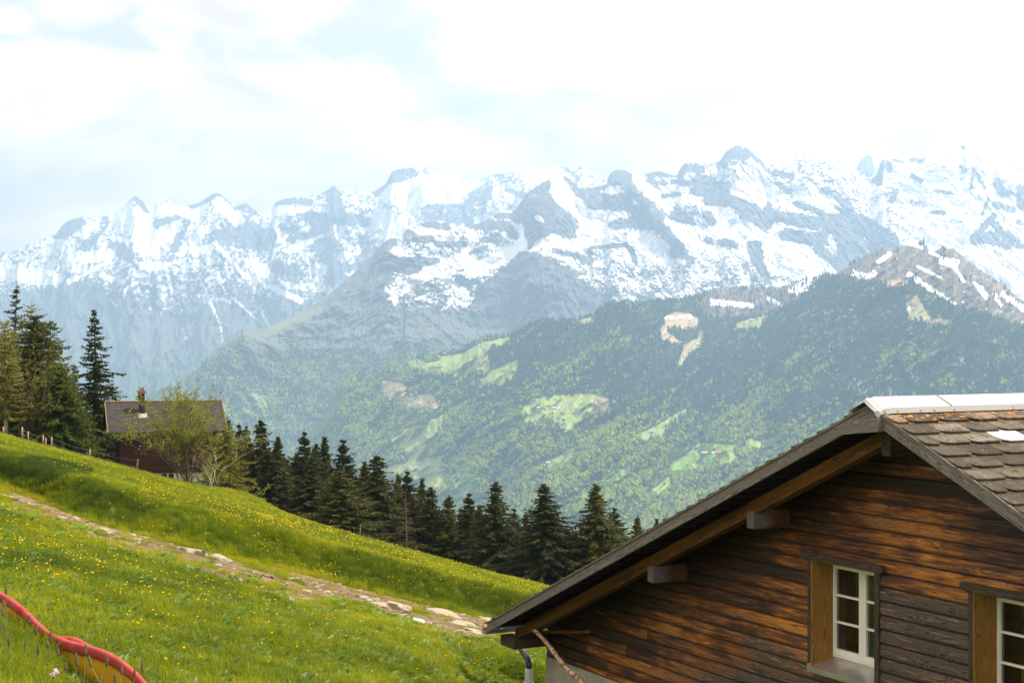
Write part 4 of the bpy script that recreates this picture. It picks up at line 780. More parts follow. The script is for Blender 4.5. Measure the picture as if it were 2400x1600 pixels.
for i, (u, v, Y, wd, k, lb) in enumerate(ROW):
    x, y, zt = px(u, v, Y); zb = gz(x, y) - .3; h = max(zt - zb, 3.0); s_ = h / protoH
    place(protos[k], not used[k], (x, y, zb), (i * 2.4) % 6.28, (s_ ** .5 * wd * 1.18, s_ ** .5 * wd * 1.18, s_), lb, group='spruces along the meadow edge'); used[k] = True
# darker second row closing the gaps
rnd = random.Random(5)
for i in range(58):
    u = 480 + i * 19 + rnd.uniform(-10, 10); top = np.interp(u, [470, 600, 700, 850, 950, 1100, 1300, 1500], [1050, 1060, 1085, 1125, 1165, 1222, 1262, 1300]) + rnd.uniform(-26, 26); Y = rnd.uniform(99, 113)
    x, y, zt = px(u, top, Y); zb = gz(x, y) - .3; h = max(zt - zb, 3); s_ = h / protoH; k = rnd.choice([1, 3])
    place(protos[k], not used[k], (x, y, zb), rnd.uniform(0, 6), (s_ ** .5 * 1.35, s_ ** .5 * 1.35, s_), 'dark spruce of the shaded second row behind the meadow edge trees', group='spruces of the second row')
# bare dead conifer
def dead_conifer(h, seed):
    rnd = random.Random(seed); mb = MB(); tw = MB(); mb.tube([(0, 0, 0), (.05, 0, h * .5), (0, 0, h)], [.09, .06, .012], 7)
    z = .12 * h
    while z < h * .97:
        for i in range(5):
            a = rnd.uniform(0, 6.28); L = 1.35 * (1 - z / h) ** .75 * rnd.uniform(.6, 1.1) + .1; p = [Vector((0, 0, z)), Vector((math.cos(a) * L * .6, math.sin(a) * L * .6, z + .05 * L)), Vector((math.cos(a) * L, math.sin(a) * L, z - .12 * L))]
            mb.tube(p, [.014, .009, .003], 3, cap=False)
            for q in range(7):
                b = p[1].lerp(p[2], rnd.random()); tw.tube([b, b + Vector((rnd.uniform(-.2, .2), rnd.uniform(-.2, .2), rnd.uniform(-.12, .08)))], [.004, .002], 3, cap=False)
        z += h * .026
    return mb, tw
x, y, zt = px(951, 1159, 95); zb = gz(x, y) - .2; tr, cr = dead_conifer(zt - zb, 3); r_ = make_tree('dead_spruce', tr, cr, m_dead, m_dead); place(r_, True, (x, y, zb), 0, 1, 'bare grey-brown dead spruce in front of the green row', 'dead tree')
# left group
def solo(name, u, v, Y, r, seed, mat, lb, cat='spruce tree', grp='trees left of the hut', **kw):
    x, y, zt = px(u, v, Y); zb = gz(x, y) - .25; tr, cr = spruce(zt - zb, r, seed, **kw); o = make_tree(name, tr, cr, m_bark, mat); return place(o, True, (x, y, zb), seed, 1, lb, cat, grp)
solo('spruce_tree', 40, 658, 112, 3.38, 31, m_spd, 'tallest dark spruce at the left, its narrow tip above the larches', dens=1.1, twig_len=.32)
solo('spruce_tree', 225, 722, 100, 3.58, 32, m_spd, 'large dark free-standing spruce with drooping boughs left of the hut', dens=1.15, twig_len=.32, ragged=.3, power=.95)
solo('spruce_tree', 82, 735, 90, 2.60, 33, m_sp, 'dense olive spruce in front with a pale trunk foot, left group', dens=1.25, z0=.14, power=.6)
solo('larch_tree', 75, 706, 97, 2.73, 34, m_lar, 'tall yellow-green larch behind the dense olive spruce', 'larch tree', dens=.8, power=.55, twig_len=.22, droop=.2)
solo('spruce_tree', 118, 748, 94, 2.86, 35, m_spl, 'bright green spruce with feathery right side, left group', dens=1.1, power=.7)
solo('spruce_tree', 138, 860, 87, 2.34, 36, m_spl, 'low bushy green spruce nearest the fence, left group', dens=1.2, power=.7, z0=.03)
solo('spruce_tree', 175, 850, 104, 2.60, 37, m_spd, 'shaded spruce between the left group and the free-standing one', dens=1.0)
solo('spruce_tree', 262, 900, 108, 3.38, 38, m_spd, 'shaded broad spruce touching the hut roof from behind', dens=1.0, power=.7)
solo('larch_tree', -12, 735, 93, 2.60, 39, m_lar, 'yellow-brown larch at the left picture edge', 'larch tree', dens=.7, power=.5, twig_len=.24, z0=.1)
solo('spruce_tree', 15, 900, 98, 2.86, 40, m_sp, 'low dark spruce at the left edge behind the pale-trunked tree', dens=1.0, power=.6)
solo('spruce_tree', -60, 800, 98, 3.12, 44, m_sp, 'spruce cut off by the left picture edge', dens=.9, power=.6)
solo('spruce_tree', 325, 904, 150, 1.43, 41, m_spd, 'tiny far spruce right behind the hut chimney', dens=.8)
solo('spruce_tree', 343, 916, 150, 1.95, 42, m_spd, 'tiny far spruce to the right of the hut chimney', dens=.8)
solo('spruce_tree', 505, 1020, 96, 2.08, 43, m_sp, 'brownish low spruce directly behind the hut balcony', dens=1.0, power=.5)
solo('larch_tree', 528, 1000, 93, 1.95, 45, m_lar, 'thin yellowish larch right of the hut balcony', 'larch tree', 'trees right of the hut', dens=.55, power=.45, twig_len=.22)

# broadleaf growth: recursive branching with leaves at the tips
def branching(seed, stems, height, spread, depth, leafs, leaf_size, r0, up=.55, wob=.25, kinds=(3, 3)):
    rnd = random.Random(seed); wd = MB(); lf = MB()
    def leaf(p, s_):
        for _ in range(3):
            d_ = Vector((rnd.uniform(-1, 1), rnd.uniform(-1, 1), rnd.uniform(-.4, .9))).normalized() * s_ * rnd.uniform(.6, 1.2); n_ = d_.cross(Vector((rnd.uniform(-1, 1), rnd.uniform(-1, 1), rnd.uniform(-1, 1)))).normalized() * s_ * .36; q = p + Vector((rnd.uniform(-1, 1), rnd.uniform(-1, 1), rnd.uniform(-1, 1))) * s_ * .7
            lf.add([q, q + d_ * .5 - n_, q + d_, q + d_ * .5 + n_], [(0, 1, 2, 3)])
    def grow(p, d_, L, r_, k):
        pts = [p]; q = p; dd = d_.copy(); n_ = 4
        for i in range(n_):
            dd = (dd + Vector((rnd.gauss(0, wob), rnd.gauss(0, wob), rnd.gauss(0, wob * .5) + .06 * up))).normalized(); q = q + dd * L / n_; pts.append(q)
        wd.tube(pts, [r_ * (1 - .42 * i / n_) for i in range(n_ + 1)], 5 if k < 2 else 3, cap=False)
        if k >= depth:
            for i in range(leafs): leaf(pts[rnd.randint(1, n_)], leaf_size)
            return
        if k >= depth - 1:
            for i in range(max(1, leafs // 2)): leaf(pts[rnd.randint(2, n_)], leaf_size)
        for i in range(kinds[0] if k == 0 else kinds[1]):
            b = pts[rnd.randint(1, n_)] if i else pts[-1]; nd = (dd + Vector((rnd.uniform(-1, 1), rnd.uniform(-1, 1), rnd.uniform(-.3, .8))) * (.75 if i else .35)).normalized(); grow(b, nd, L * rnd.uniform(.5, .78), r_ * .56, k + 1)
    for i in range(stems):
        a = 6.283 * i / max(stems, 1) + rnd.uniform(-.3, .3); tl = spread * rnd.uniform(.3, 1.0) if stems > 1 else spread; b = Vector((math.cos(a), math.sin(a), 0)) * (.28 * rnd.random() if stems > 1 else 0)
        grow(b, Vector((math.cos(a) * tl, math.sin(a) * tl, 1)).normalized(), height * rnd.uniform(.5, .7), r0 * rnd.uniform(.6, 1.1), 0)
    return wd, lf
def broad(name, u, v, Y, lb, cat, mt_, mc_, grp=None, **kw):
    x, y, _ = px(u, v, Y); zb = gz(x, y) - .1; a, b = branching(**kw); o = make_tree(name, a, b, mt_, mc_); return place(o, True, (x, y, zb), 0, 1, lb, cat, grp)
broad('shrub', 440, 1136, 86, 'tall many-stemmed shrub with fresh yellow-green leaves in front of the hut', 'shrub', m_twig, m_leaf, seed=4, stems=17, height=4.1, spread=.24, depth=3, leafs=5, leaf_size=.10, r0=.045, kinds=(4, 3))
mb_ = m_bark; m_bark = m_birch
solo('birch_tree', 14, 752, 86, 1.25, 61, m_lar, 'pale-trunked birch with thin yellow-brown crown at the left edge', 'birch tree', dens=.55, power=.45, twig_len=.2, z0=.22, droop=.1)
m_bark = mb_
broad('birch_tree', 490, 1150, 88, 'thin light-barked birch leaning right beside the hut balcony', 'birch tree', m_birch, m_leaf, 'trees right of the hut', seed=17, stems=3, height=3.3, spread=.5, depth=3, leafs=4, leaf_size=.08, r0=.03, kinds=(3, 3))
broad('bush', 82, 1062, 86.5, 'twiggy brown bush with sparse leaves under the left spruces', 'bush', m_twig, m_leaf, seed=21, stems=8, height=4.2, spread=.28, depth=3, leafs=3, leaf_size=.08, r0=.035)
broad('bush', 505, 1130, 92, 'yellowish scrubby bush at the foot of the hut balcony', 'bush', m_twig, m_leaf, seed=23, stems=8, height=2.6, spread=.6, depth=3, leafs=4, leaf_size=.09, r0=.03)
# ================================================================== brown hut beyond the meadow
def plain(name, c, rough=.7, **k):
    m, t = new_mat(name); pbr(t, c, rough, **k); return m
def plank_mat(name, a, b, pitch, axis=2, rough=.8):
    m, t = new_mat(name); p = t.n('ShaderNodeTexCoord', {}, {}, None).outputs['Object']; s = t.n('ShaderNodeSeparateXYZ', {}, {0: p}, None)
    f = t.m('FRACT', t.m('MULTIPLY', s.outputs[axis], 1.0 / pitch)); row = t.m('FLOOR', t.m('MULTIPLY', s.outputs[axis], 1.0 / pitch)); wn = t.n('ShaderNodeTexWhiteNoise', {'noise_dimensions': '1D'}, {'W': row})
    g = t.noise(t.vmap(p, (1, 1, 8)), 4, 4); edge = t.m('MULTIPLY', t.ss(f, 0, .12), t.ss(t.m('SUBTRACT', 1.0, f), 0, .06))
    c = t.mix(t.m('ADD', t.m('MULTIPLY', wn, .5), t.m('MULTIPLY', g, .5)), a, b); pbr(t, c, rough, edge, .8, .02, .2); return m
m_hutw = plank_mat('brown_stained_boards', (.040, .019, .014), (.072, .034, .025), .16)
m, t = new_mat('hut_shingles'); p = t.n('ShaderNodeTexCoord', {}, {}, None).outputs['UV']
br = t.n('ShaderNodeTexBrick', {}, {'Vector': p, 'Scale': 1.0, 'Mortar Size': .012, 'Brick Width': .28, 'Row Height': .14, 'Color1': (.028, .024, .023, 1), 'Color2': (.048, .040, .037, 1), 'Mortar': (.018, .015, .014, 1)})
ns = t.noise(p, 2.2, 6, .7); li = t.ss(t.noise(p, 7.0, 3, .5), .68, .72)
pbr(t, t.mix(t.m('MULTIPLY', li, .8), t.mix(1.0, br, t.ramp(ns, [(.3, .75), (.7, 1.3)]), 'MULTIPLY'), (.42, .38, .34)), .85, br, .4, .02, .25); m_hutr = m
m_darkw = simple('dark_eave_wood', (.022, .014, .011), .7); m_plaster = simple('white_plaster', (.62, .59, .54), .9, .12, 3); m_metal = simple('grey_metal', (.16, .16, .17), .45, .15, 6, .6)
m_lightm = simple('light_metal', (.62, .62, .62), .35, .1, 6, .5); m_conc = simple('pale_concrete', (.42, .39, .35), .9, .15, 4); m_glassd = plain('dark_window_pane', (.02, .025, .03), .08, spec=.6); m_lichen = simple('lichened_verge', (.22, .13, .07), .9, .3, 12)
def hut():
    Y0 = 93.0; A = px(282, 1015, Y0); top = px(250, 943, Y0 + 1.2)[2]; eave = px(262, 1013, Y0 - .5)[2]; base = px(282, 1108, Y0)[2] - .3; wood = px(380, 1108, Y0 + .8)[2]
    r = empty('hut', (A[0], A[1], base), R(18)); H = lambda z: z - base; L, W = 5.35, 4.0; zr, ze, zw = H(top), H(eave), H(wood)
    tag(r, 'brown stained wooden hut with dark shingle roof half hidden by the shrub', 'hut')
    b = MB(); rw = (zr - ze) / (W / 2 + .55); gz_ = ze + rw * .5
    b.add([(0, 0, zw), (L, 0, zw), (L, W, zw), (0, W, zw), (0, 0, gz_ - .05), (L, 0, gz_ - .05), (L, W, gz_ - .05), (0, W, gz_ - .05), (0, W / 2, zr - .12), (L, W / 2, zr - .12)], [(0, 1, 5, 4), (2, 3, 7, 6), (0, 4, 8, 7, 3), (1, 2, 6, 9, 5)])
    b.box(-.012, .11, -.02, .03, zw, gz_ - .1); b.box(L - .1, L + .012, -.02, .03, zw, gz_ - .1)
    b.build('wall', m_hutw, r)
    b = MB(); b.box(.06, L - .06, .05, W - .05, -2.2, zw); b.build('base_wall', m_plaster, r)
    x0, x1 = -.75, L + .75; rf = MB(); th = .10
    for s_ in (0, 1):
        ya, yb = (-.55, W / 2) if s_ == 0 else (W + .55, W / 2)
        q = [(x0, ya, ze), (x1, ya, ze), (x1, yb, zr), (x0, yb, zr)]; ln = math.hypot(yb - ya, zr - ze)
        rf.add(q + [(a_[0], a_[1], a_[2] - th) for a_ in q], [(0, 1, 2, 3) if s_ == 0 else (3, 2, 1, 0), (4, 7, 6, 5) if s_ == 0 else (4, 5, 6, 7), (0, 4, 5, 1), (0, 3, 7, 4), (1, 5, 6, 2)], 0, uv=[(0, 0), (x1 - x0, 0), (x1 - x0, ln), (0, ln)] * 2)
    ro = rf.build('roof', m_hutr, r, uv=True)
    b = MB(); b.tube([(x0, W / 2, zr + .02), (x1, W / 2, zr + .02)], .06, 6); b.build('ridge_tiles', m_lichen, ro)
    for xx in (x0 - .02, x1 - .03):
        b = MB()
        for ya in (-.57, W + .57): b.add([(xx, ya, ze - .1), (xx + .05, ya, ze - .1), (xx + .05, W / 2, zr - .1), (xx, W / 2, zr - .1), (xx, ya, ze + .03), (xx + .05, ya, ze + .03), (xx + .05, W / 2, zr + .03), (xx, W / 2, zr + .03)], [(0, 1, 2, 3), (4, 7, 6, 5), (0, 4, 5, 1), (3, 2, 6, 7), (0, 3, 7, 4), (1, 5, 6, 2)])
        b.build('verge_board', m_lichen, ro)
    b = MB(); b.box(x0, x1, -.66, -.54, ze - .11, ze - .03); b.build('gutter', m_darkw, ro)
    for zz, yy in ((gz_ - .14, .0), (gz_ - .14, W - .1), (zr - .32, W / 2 - .05)):
        b = MB(); b.box(x0 + .06, 0, yy, yy + .12, zz - .1, zz + .04); b.build('purlin', m_darkw, r)
    b = MB(); b.box(.25, .37, -.45, 0, gz_ - .22, gz_ - .1); b.build('purlin', m_darkw, r)
    cx = 1.15; zc = ze + (zr - ze) * .72; ch = empty('chimney'); ch.parent = ro
    b = MB(); b.box(cx, cx + .32, .97, 1.28, zc - .3, zr + .52); b.build('chimney_shaft', simple('sooty_chimney', (.02, .022, .024), .6), ro)
    bpy.data.objects.remove(ch)
    b = MB(); b.box(cx - .07, cx + .43, .88, 1.37, zr + .52, zr + .60); b.box(cx - .04, cx + .40, .91, 1.34, zr + .63, zr + .69); b.box(cx + .05, cx + .29, 1.0, 1.25, zr + .60, zr + .88); b.build('chimney_cap', simple('tan_chimney_cap', (.22, .15, .10), .8), ro)
    b = MB(); sl = (zr - ze) / (W / 2 + .55)
    def rz(y): return ze + (y + .55) * sl
    b.add([(cx - .09, .62, rz(.62) + .012), (cx + .45, .62, rz(.62) + .012), (cx + .45, 1.0, rz(1.0) + .012), (cx - .09, 1.0, rz(1.0) + .012)], [(0, 1, 2, 3)]); b.build('flashing', simple('weathered_flashing', (.30, .24, .20), .8, .5, 20), ro)
    zwn = zw + (gz_ - zw) * .66
    w1 = MB(); w1.box(1.52, 1.68, -.03, .01, zwn, zwn + .17); wo = w1.build('window', m_plaster, r); w2 = MB(); w2.box(1.56, 1.64, -.036, -.028, zwn + .04, zwn + .13); w2.build('pane', m_glassd, wo)
    b = MB(); b.tube([(1.13, -.03, zwn - .22), (1.13, .02, zwn - .22)], .05, 8); b.build('lamp', m_plaster, r)
    for xx in (2.35, 2.75): b = MB(); b.box(xx, xx + .3, .02, .06, zw - .32, zw - .04); b.build('cellar_window', m_glassd, r)
    # shutters at the right end
    for xx in (4.15, 4.75):
        b = MB(); b.box(xx, xx + .24, -.05, -.005, zw + .55, zw + 1.35); b.build('shutter', simple('red_brown_shutter', (.22, .06, .02), .7), r)
    # balcony and stairs on the right gable
    zb = zw + .35; bal = empty('balcony'); bal.parent = r
    b = MB(); b.box(L, L + 1.15, .2, 2.8, zb - .12, zb); b.build('deck', m_conc, bal)
    b = MB()
    for xx, yy in ((L + 1.1, .22), (L + 1.1, 1.5), (L + 1.1, 2.75), (L + .1, .22), (L + .6, .22)): b.box(xx - .02, xx + .02, yy - .02, yy + .02, zb, zb + 1.0)
    for zz in (.25, .45, .65, .82): b.box(L, L + 1.1, .215, .23, zb + zz, zb + zz + .02); b.box(L + 1.09, L + 1.11, .22, 2.75, zb + zz, zb + zz + .02)
    b.build('railing', m_metal, bal)
    b = MB(); b.box(L, L + 1.13, .19, .25, zb + 1.0, zb + 1.05); b.box(L + 1.07, L + 1.13, .25, 2.8, zb + 1.0, zb + 1.05); b.build('handrail', m_lightm, bal)
    for xx, yy in ((L + 1.08, .25), (L + 1.08, 2.7), (L + .55, .25)): b = MB(); b.tube([(xx, yy, -2.6), (xx, yy, zb - .1)], .04, 6); b.build('post', m_metal, bal)
    b = MB()
    for k in range(6): b.box(L + .25 + .16 * k, L + .50 + .16 * k, -.1, .8, zb - 1.15 - .17 * k, zb - 1.1 - .17 * k)
    b.box(L + .2, L + 1.3, -.14, -.1, zb - 1.2, zb - 1.15); b.build('steps', m_conc, bal)
    b = MB(); b.box(L + .1, L + 1.1, .2, 1.2, -2.2, zb - 1.72); b.build('landing', m_conc, bal)
hut()

# ---- fence of thin posts with wire
m_post = bark('weathered_post', (.17, .11, .06), (.38, .27, .17), 20)
fr = empty('wire_fence', on_ground(104, 1050)); tag(fr, 'wire fence on slanting round wooden posts along the upper meadow edge', 'fence')
pp = []
for (u, vt, vb, ln) in [(-70, 975, 1000, .05), (8, 1000, 1018, 0), (52, 1000, 1030, 0), (66, 1010, 1034, .0), (101, 1019, 1045, 0), (107, 1026, 1048, 0), (121, 1024, 1052, 0), (209, 1052, 1080, .08), (319, 1076, 1108, .18)]:
    Yf = 84.5; b0 = Vector(px(u, vb + 5, Yf)); t0 = Vector(px(u + ln * 26, vt, Yf)); b = MB(); b.tube([b0, b0.lerp(t0, .5), t0], [.055, .05, .042], 7); o = b.build('post', m_post, None, smooth=True)
    o.parent = fr; o.matrix_parent_inverse = fr.matrix_world.inverted() if False else __import__('mathutils').Matrix.Translation(-Vector(fr.location)); pp.append((b0, t0))
for q in (.55, .9):
    pts = []
    for i, (b0, t0) in enumerate(pp):
        a = b0.lerp(t0, q)
        if i: pts.append(pts[-1].lerp(a, .5) + Vector((0, 0, -.07)))
        pts.append(a)
    b = MB(); b.tube(pts, .006, 4); o = b.build('wire', m_metal, None); o.parent = fr; o.matrix_parent_inverse = __import__('mathutils').Matrix.Translation(-Vector(fr.location))
x, y, z = px(191, 1075, 86); g_ = empty('barbecue', (x, y, z)); tag(g_, 'small dark metal barbecue standing behind the fence beside the hut', 'barbecue')
b = MB()
for a, c in ((-.2, -.15), (.2, -.15), (-.2, .15), (.2, .15)): b.tube([(a, c, -.4), (a * .9, c * .9, .25)], .02, 5)
b.build('legs', m_metal, g_); b = MB(); b.box(-.27, .27, -.2, .2, .12, .32); b.build('fire_bowl', simple('black_iron', (.012, .012, .013), .5), g_)
b = MB(); b.box(-.2, .2, -.17, .17, .32, .47); b.box(-.3, .3, -.22, .22, .47, .50); b.tube([(0, 0, .5), (0, 0, .6)], .05, 6); b.build('hood', simple('black_iron', (.012, .012, .013), .5), g_)
# slanting stake and dry stalks
b0 = Vector(px(842, 1265, 78)); t0 = Vector(px(846, 1228, 78)); b = MB(); b.tube([b0, t0], [.035, .02], 6); o = b.build('stake', m_post); tag(o, 'thin slanting wooden stake at the meadow edge before the dense pyramid spruce', 'stake')
b = MB(); rnd = random.Random(8)
for u, v in ((794, 1234), (800, 1240), (816, 1245), (822, 1246), (833, 1250), (858, 1258), (853, 1262), (862, 1262), (797, 1246), (850, 1255), (865, 1266), (848, 1264), (856, 1268)):
    t0 = Vector(px(u, v, 78)); b0 = t0 + Vector((rnd.uniform(-.15, .15), 0, -(1.0 if v < 1245 else .6))); b.tube([b0, t0], [.012, .006], 4)
for i in range(60):
    p0 = Vector(px(855 + rnd.gauss(0, 8), 1272, 78)); b.tube([p0, p0 + Vector((rnd.uniform(-.25, .2), 0, rnd.uniform(.2, .5)))], [.008, .003], 3, cap=False)
o = b.build('dry_stalks', simple('straw', (.42, .33, .13), .8)); tag(o, 'dry straw coloured stalks on the crest of the meadow', 'dry stalks', kind='stuff')
# turf bank with old boards near the knoll
q0 = Vector(px(545, 1163, 83)); b = MB()
for k in range(3): b.box(-.9 + .3 * k, 1.3 + .35 * k, -.05, .05, -.16 * k, -.16 * k + .07)
o = b.build('retaining_boards', simple('old_boards', (.17, .10, .05), .9), loc=tuple(q0)); o.rotation_euler = (0, R(14), 0); tag(o, 'row of old brown boards holding the turf bank right of the shrub', 'boards')

# ================================================================== play slide in the lower left corner
RIM = [(-90, 1350), (-40, 1364), (0, 1385), (26, 1400), (51, 1419), (77, 1444), (102, 1470), (121, 1483), (144, 1495), (179, 1505), (223, 1515), (255, 1527), (287, 1546), (319, 1572), (344, 1600), (380, 1650)]
def slide():
    N = 90; uu = np.linspace(-90, 380, N); vv = np.interp(uu, [a for a, b in RIM], [b for a, b in RIM])
    k = np.ones(7) / 7; vv = np.convolve(np.pad(vv, 3, mode='edge'), k, 'valid'); yy = np.interp(uu, [-90, 0, 121, 344, 380], [12.5, 12.0, 11.2, 9.7, 9.4])
    near = np.stack([(uu - CX) / F * yy, yy, (HY - vv) / F * yy], 1)
    lift = .045 * np.exp(-((uu - 172) / 34.) ** 2)
    far_ = near * (1 + .52 / yy)[:, None] + np.stack([0 * uu, 0 * uu, -.014 + lift], 1)
    r = empty('play_slide', tuple(near[0])); tag(r, 'wavy yellow playground slide with faded red rims in the grass', 'slide'); inv = -near[0]
    m, t = new_mat('faded_red_plastic'); p = t.n('ShaderNodeTexCoord', {}, {}, None).outputs['Object']; n_ = t.noise(p, 7, 5, .6); n2 = t.ss(t.noise(p, 3.0, 3), .62, .70)
    pbr(t, t.mix(t.m('MULTIPLY', n2, .7), t.mix(t.ss(n_, .3, .7), (.29, .026, .024), (.38, .055, .048)), (.30, .012, .012)), .65, n_, .1, .01, .25); mr = m
    m, t = new_mat('yellow_plastic'); p = t.n('ShaderNodeTexCoord', {}, {}, None).outputs['Object']; n_ = t.noise(p, 4, 6, .65)
    pbr(t, t.mix(t.ss(n_, .3, .75), (.50, .26, .01), (.70, .41, .012)), .45, n_, .1, .01, .4); my = m
    def sweep(prof, base, name, mat_):   # profile offsets (across, up)
        vs = []; n = len(prof)
        for i in range(N):
            for (a, b_) in prof: vs.append(base[i] + inv + np.array([a * .19, a * .98, b_]))
        fs = [(i * n + j, (i + 1) * n + j, (i + 1) * n + (j + 1) % n, i * n + (j + 1) % n) for i in range(N - 1) for j in range(n)]
        fs += [tuple(range(n)), tuple((N - 1) * n + j for j in range(n))[::-1]]
        return mk(name, vs, fs, mat_, r, smooth=True)
    rp = [(-.03, -.066), (-.036, -.058), (-.034, -.014), (-.024, -.002), (.004, .002), (.024, -.008), (.028, -.04), (.018, -.056), (0, -.062)]
    sweep(rp, near, 'rim', mr); sweep([(-a, b) for a, b in rp][::-1], far_, 'rim', mr)
    # side wall and trough
    vs = []; fs = []; n = 7
    for i in range(N):
        a = near[i] + inv; b = far_[i] + inv; gzv = min(a[2], b[2]) - .24
        for q in (a + [.005, -.012, -.03], a + [.0, -.018, -.14], a + [0, -.016, -.42], a + [.02, .10, -.24], b + [-.02, -.10, -.22], b + [0, .015, -.12], b + [0, .01, -.03]): vs.append(q)
    for i in range(N - 1):
        for j in range(n - 1): fs.append((i * n + j, i * n + j + 1, (i + 1) * n + j + 1, (i + 1) * n + j))
    vs2 = []; 
    for i in range(N):
        a = near[i] + inv
        for q in (a + [.01, .02, -.02], a + [.02, .09, -.22], far_[i] + inv + [-.02, -.09, -.20], far_[i] + inv + [-.005, -.02, -.02]): vs2.append(q)
    f2 = [(i * 4 + j, i * 4 + j + 1, (i + 1) * 4 + j + 1, (i + 1) * 4 + j) for i in range(N - 1) for j in range(3)]
    mk('side_panel', np.array(vs).reshape(N, n, 3)[:, :3].reshape(-1, 3), [(i * 3 + j, i * 3 + j + 1, (i + 1) * 3 + j + 1, (i + 1) * 3 + j) for i in range(N - 1) for j in range(2)], my, r, smooth=True)
    mk('trough', vs2, f2, my, r, smooth=True)
slide()
# timothy stalks in front of it
m_seed = simple('seed_heads', (.10, .085, .04), .9, .3, 40); b = MB(); rnd = random.Random(12)
for (u, v, hh, ln) in [(8, 1405, .3, 0), (14, 1372, .3, 0), (22, 1490, .28, .02), (86, 1460, .30, .03), (135, 1515, .3, -.02), (178, 1528, .25, 0), (201, 1508, .3, .01), (90, 1505, .3, .02), (182, 1533, .3, .02), (208, 1535, .3, -.10), (252, 1538, .25, .05), (316, 1565, .3, .02), (333, 1545, .32, -.01), (286, 1560, .25, .02), (52, 1560, .2, .0), (5, 1420, .28, -.05), (236, 1580, .2, .02), (30, 1530, .25, .03), (110, 1500, .2, -.04), (120, 1476, .3, .03), (270, 1575, .2, .02), (70, 1440, .2, .02), (155, 1550, .2, .03), (60, 1500, .2, .01), (2, 1460, .3, .02)]:
    Y = rnd.uniform(9.0, 9.6) if u > 150 else rnd.uniform(9.6, 10.8); t0 = Vector(px(u, v, Y)); b0 = Vector((t0.x - ln, t0.y, min(gz(t0.x, t0.y), t0.z - .15))); md = b0.lerp(t0, .5) + Vector((ln * -.4, 0, .03)); h_ = (t0 - b0).normalized() * rnd.uniform(.05, .085)
    b.tube([b0, md, t0 - h_], [.0028, .0024, .002], 4, 0); b.tube([t0 - h_, t0 - h_ * .7, t0 - h_ * .3, t0], [.003, .0085, .008, .003], 6, 1)
o = b.build('seed_stalks', [simple('grass_stem', (.13, .17, .04), .7), m_seed]); tag(o, 'tall grass stalks with dark seed heads before the slide', 'grass stalks', kind='stuff')
t0 = Vector(px(128, 1576, 9.3)); f_ = empty('wildflower', t0); tag(f_, 'single pinkish white wildflower on a dark stalk below the slide', 'wildflower')
b = MB(); b.tube([(-.05, 0, -.22), (-.02, 0, -.08), (0, 0, 0)], .003, 5); b.build('stem', simple('flower_stalk', (.07, .05, .03), .7), f_); b = MB(); rnd = random.Random(2)
for i in range(36):
    d_ = Vector((rnd.gauss(0, 1), rnd.gauss(0, 1), rnd.gauss(0, .8) + .3)).normalized() * .026; n_ = d_.cross(Vector((rnd.random(), rnd.random(), 1))).normalized() * .006; b.add([d_ * .3 - n_, d_ - n_, d_ * 1.1, d_ + n_, d_ * .3 + n_], [(0, 1, 2, 3, 4)])
b.build('blossom', simple('pinkish_petals', (.75, .60, .66), .7), f_)

# ================================================================== chalets on the far slopes
m_fwall = [simple('far_wall_pale', (.5, .47, .42)), simple('far_wall_brown', (.16, .10, .07)), simple('far_wall_red', (.38, .14, .10))]; m_froof = [simple('far_roof_grey', (.30, .29, .29)), simple('far_roof_light', (.62, .62, .62)), simple('far_roof_red', (.42, .17, .13))]
HOUSES = [(1264, 955, 11, 0, 1, 'westernmost pale farmhouse of the hamlet on the round green pasture'), (1276, 956, 9, 1, 0, 'small brown barn second in the hamlet on the round green pasture'), (1297, 955, 9, 1, 1, 'brown barn with light roof in the middle of the round green pasture'), (1309, 957, 9, 0, 1, 'easternmost pale house on the round green pasture'),
 (1322, 980, 7, 1, 0, 'lone barn below the hamlet on the round green pasture'), (1018, 858, 7, 1, 0, 'left barn of the pair on the highest long pasture'), (1031, 858, 9, 1, 0, 'right barn of the pair on the highest long pasture'), (1122, 864, 7, 1, 1, 'barn at the trees in the middle of the long pasture'), (1060, 833, 6, 1, 0, 'little hut at the top edge of the long pasture'),
 (900, 893, 6, 0, 1, 'white hut beside the tan clearing'), (1286, 1084, 11, 0, 1, 'pale farm beneath the blossoming tree on the triangular pasture'), (983, 1097, 6, 1, 0, 'tiny barn between the two lower meadows'), (1649, 1063, 17, 1, 0, 'long dark barn of the farm with the red roofed house'), (1671, 1060, 8, 0, 1, 'small white building between the long barn and the red roofed house'),
 (1688, 1063, 19, 2, 2, 'large reddish farmhouse with red roof on the bright pasture'), (1526, 1010, 10, 1, 0, 'grey farmhouse on the upper ledge of the narrow pasture'), (1519, 1009, 6, 0, 0, 'small house left of the grey farmhouse on the narrow pasture'), (1548, 1033, 7, 0, 0, 'white house below the grey farmhouse'), (1531, 1040, 8, 1, 0, 'barn lowest on the narrow pasture'),
 (1583, 978, 6, 1, 0, 'barn at the top of the narrow pasture'), (1634, 806, 7, 1, 1, 'hut on the strip clearing below the saddle'), (1761, 750, 9, 1, 1, 'alpine hut on the green pasture under the summit'), (1748, 756, 6, 1, 1, 'smaller alpine hut left of the one under the summit'), (1332, 750, 7, 1, 0, 'hut on the skyline pasture of the left hill'), (1342, 750, 7, 1, 0, 'second hut on the skyline pasture of the left hill')]
def far_point(u, v):
    j = int(round((u - u3[0]) / (u3[-1] - u3[0]) * (len(u3) - 1))); i = int(np.argmin(np.abs(V3[:, j] - v))); return Vector(P3[i, j])
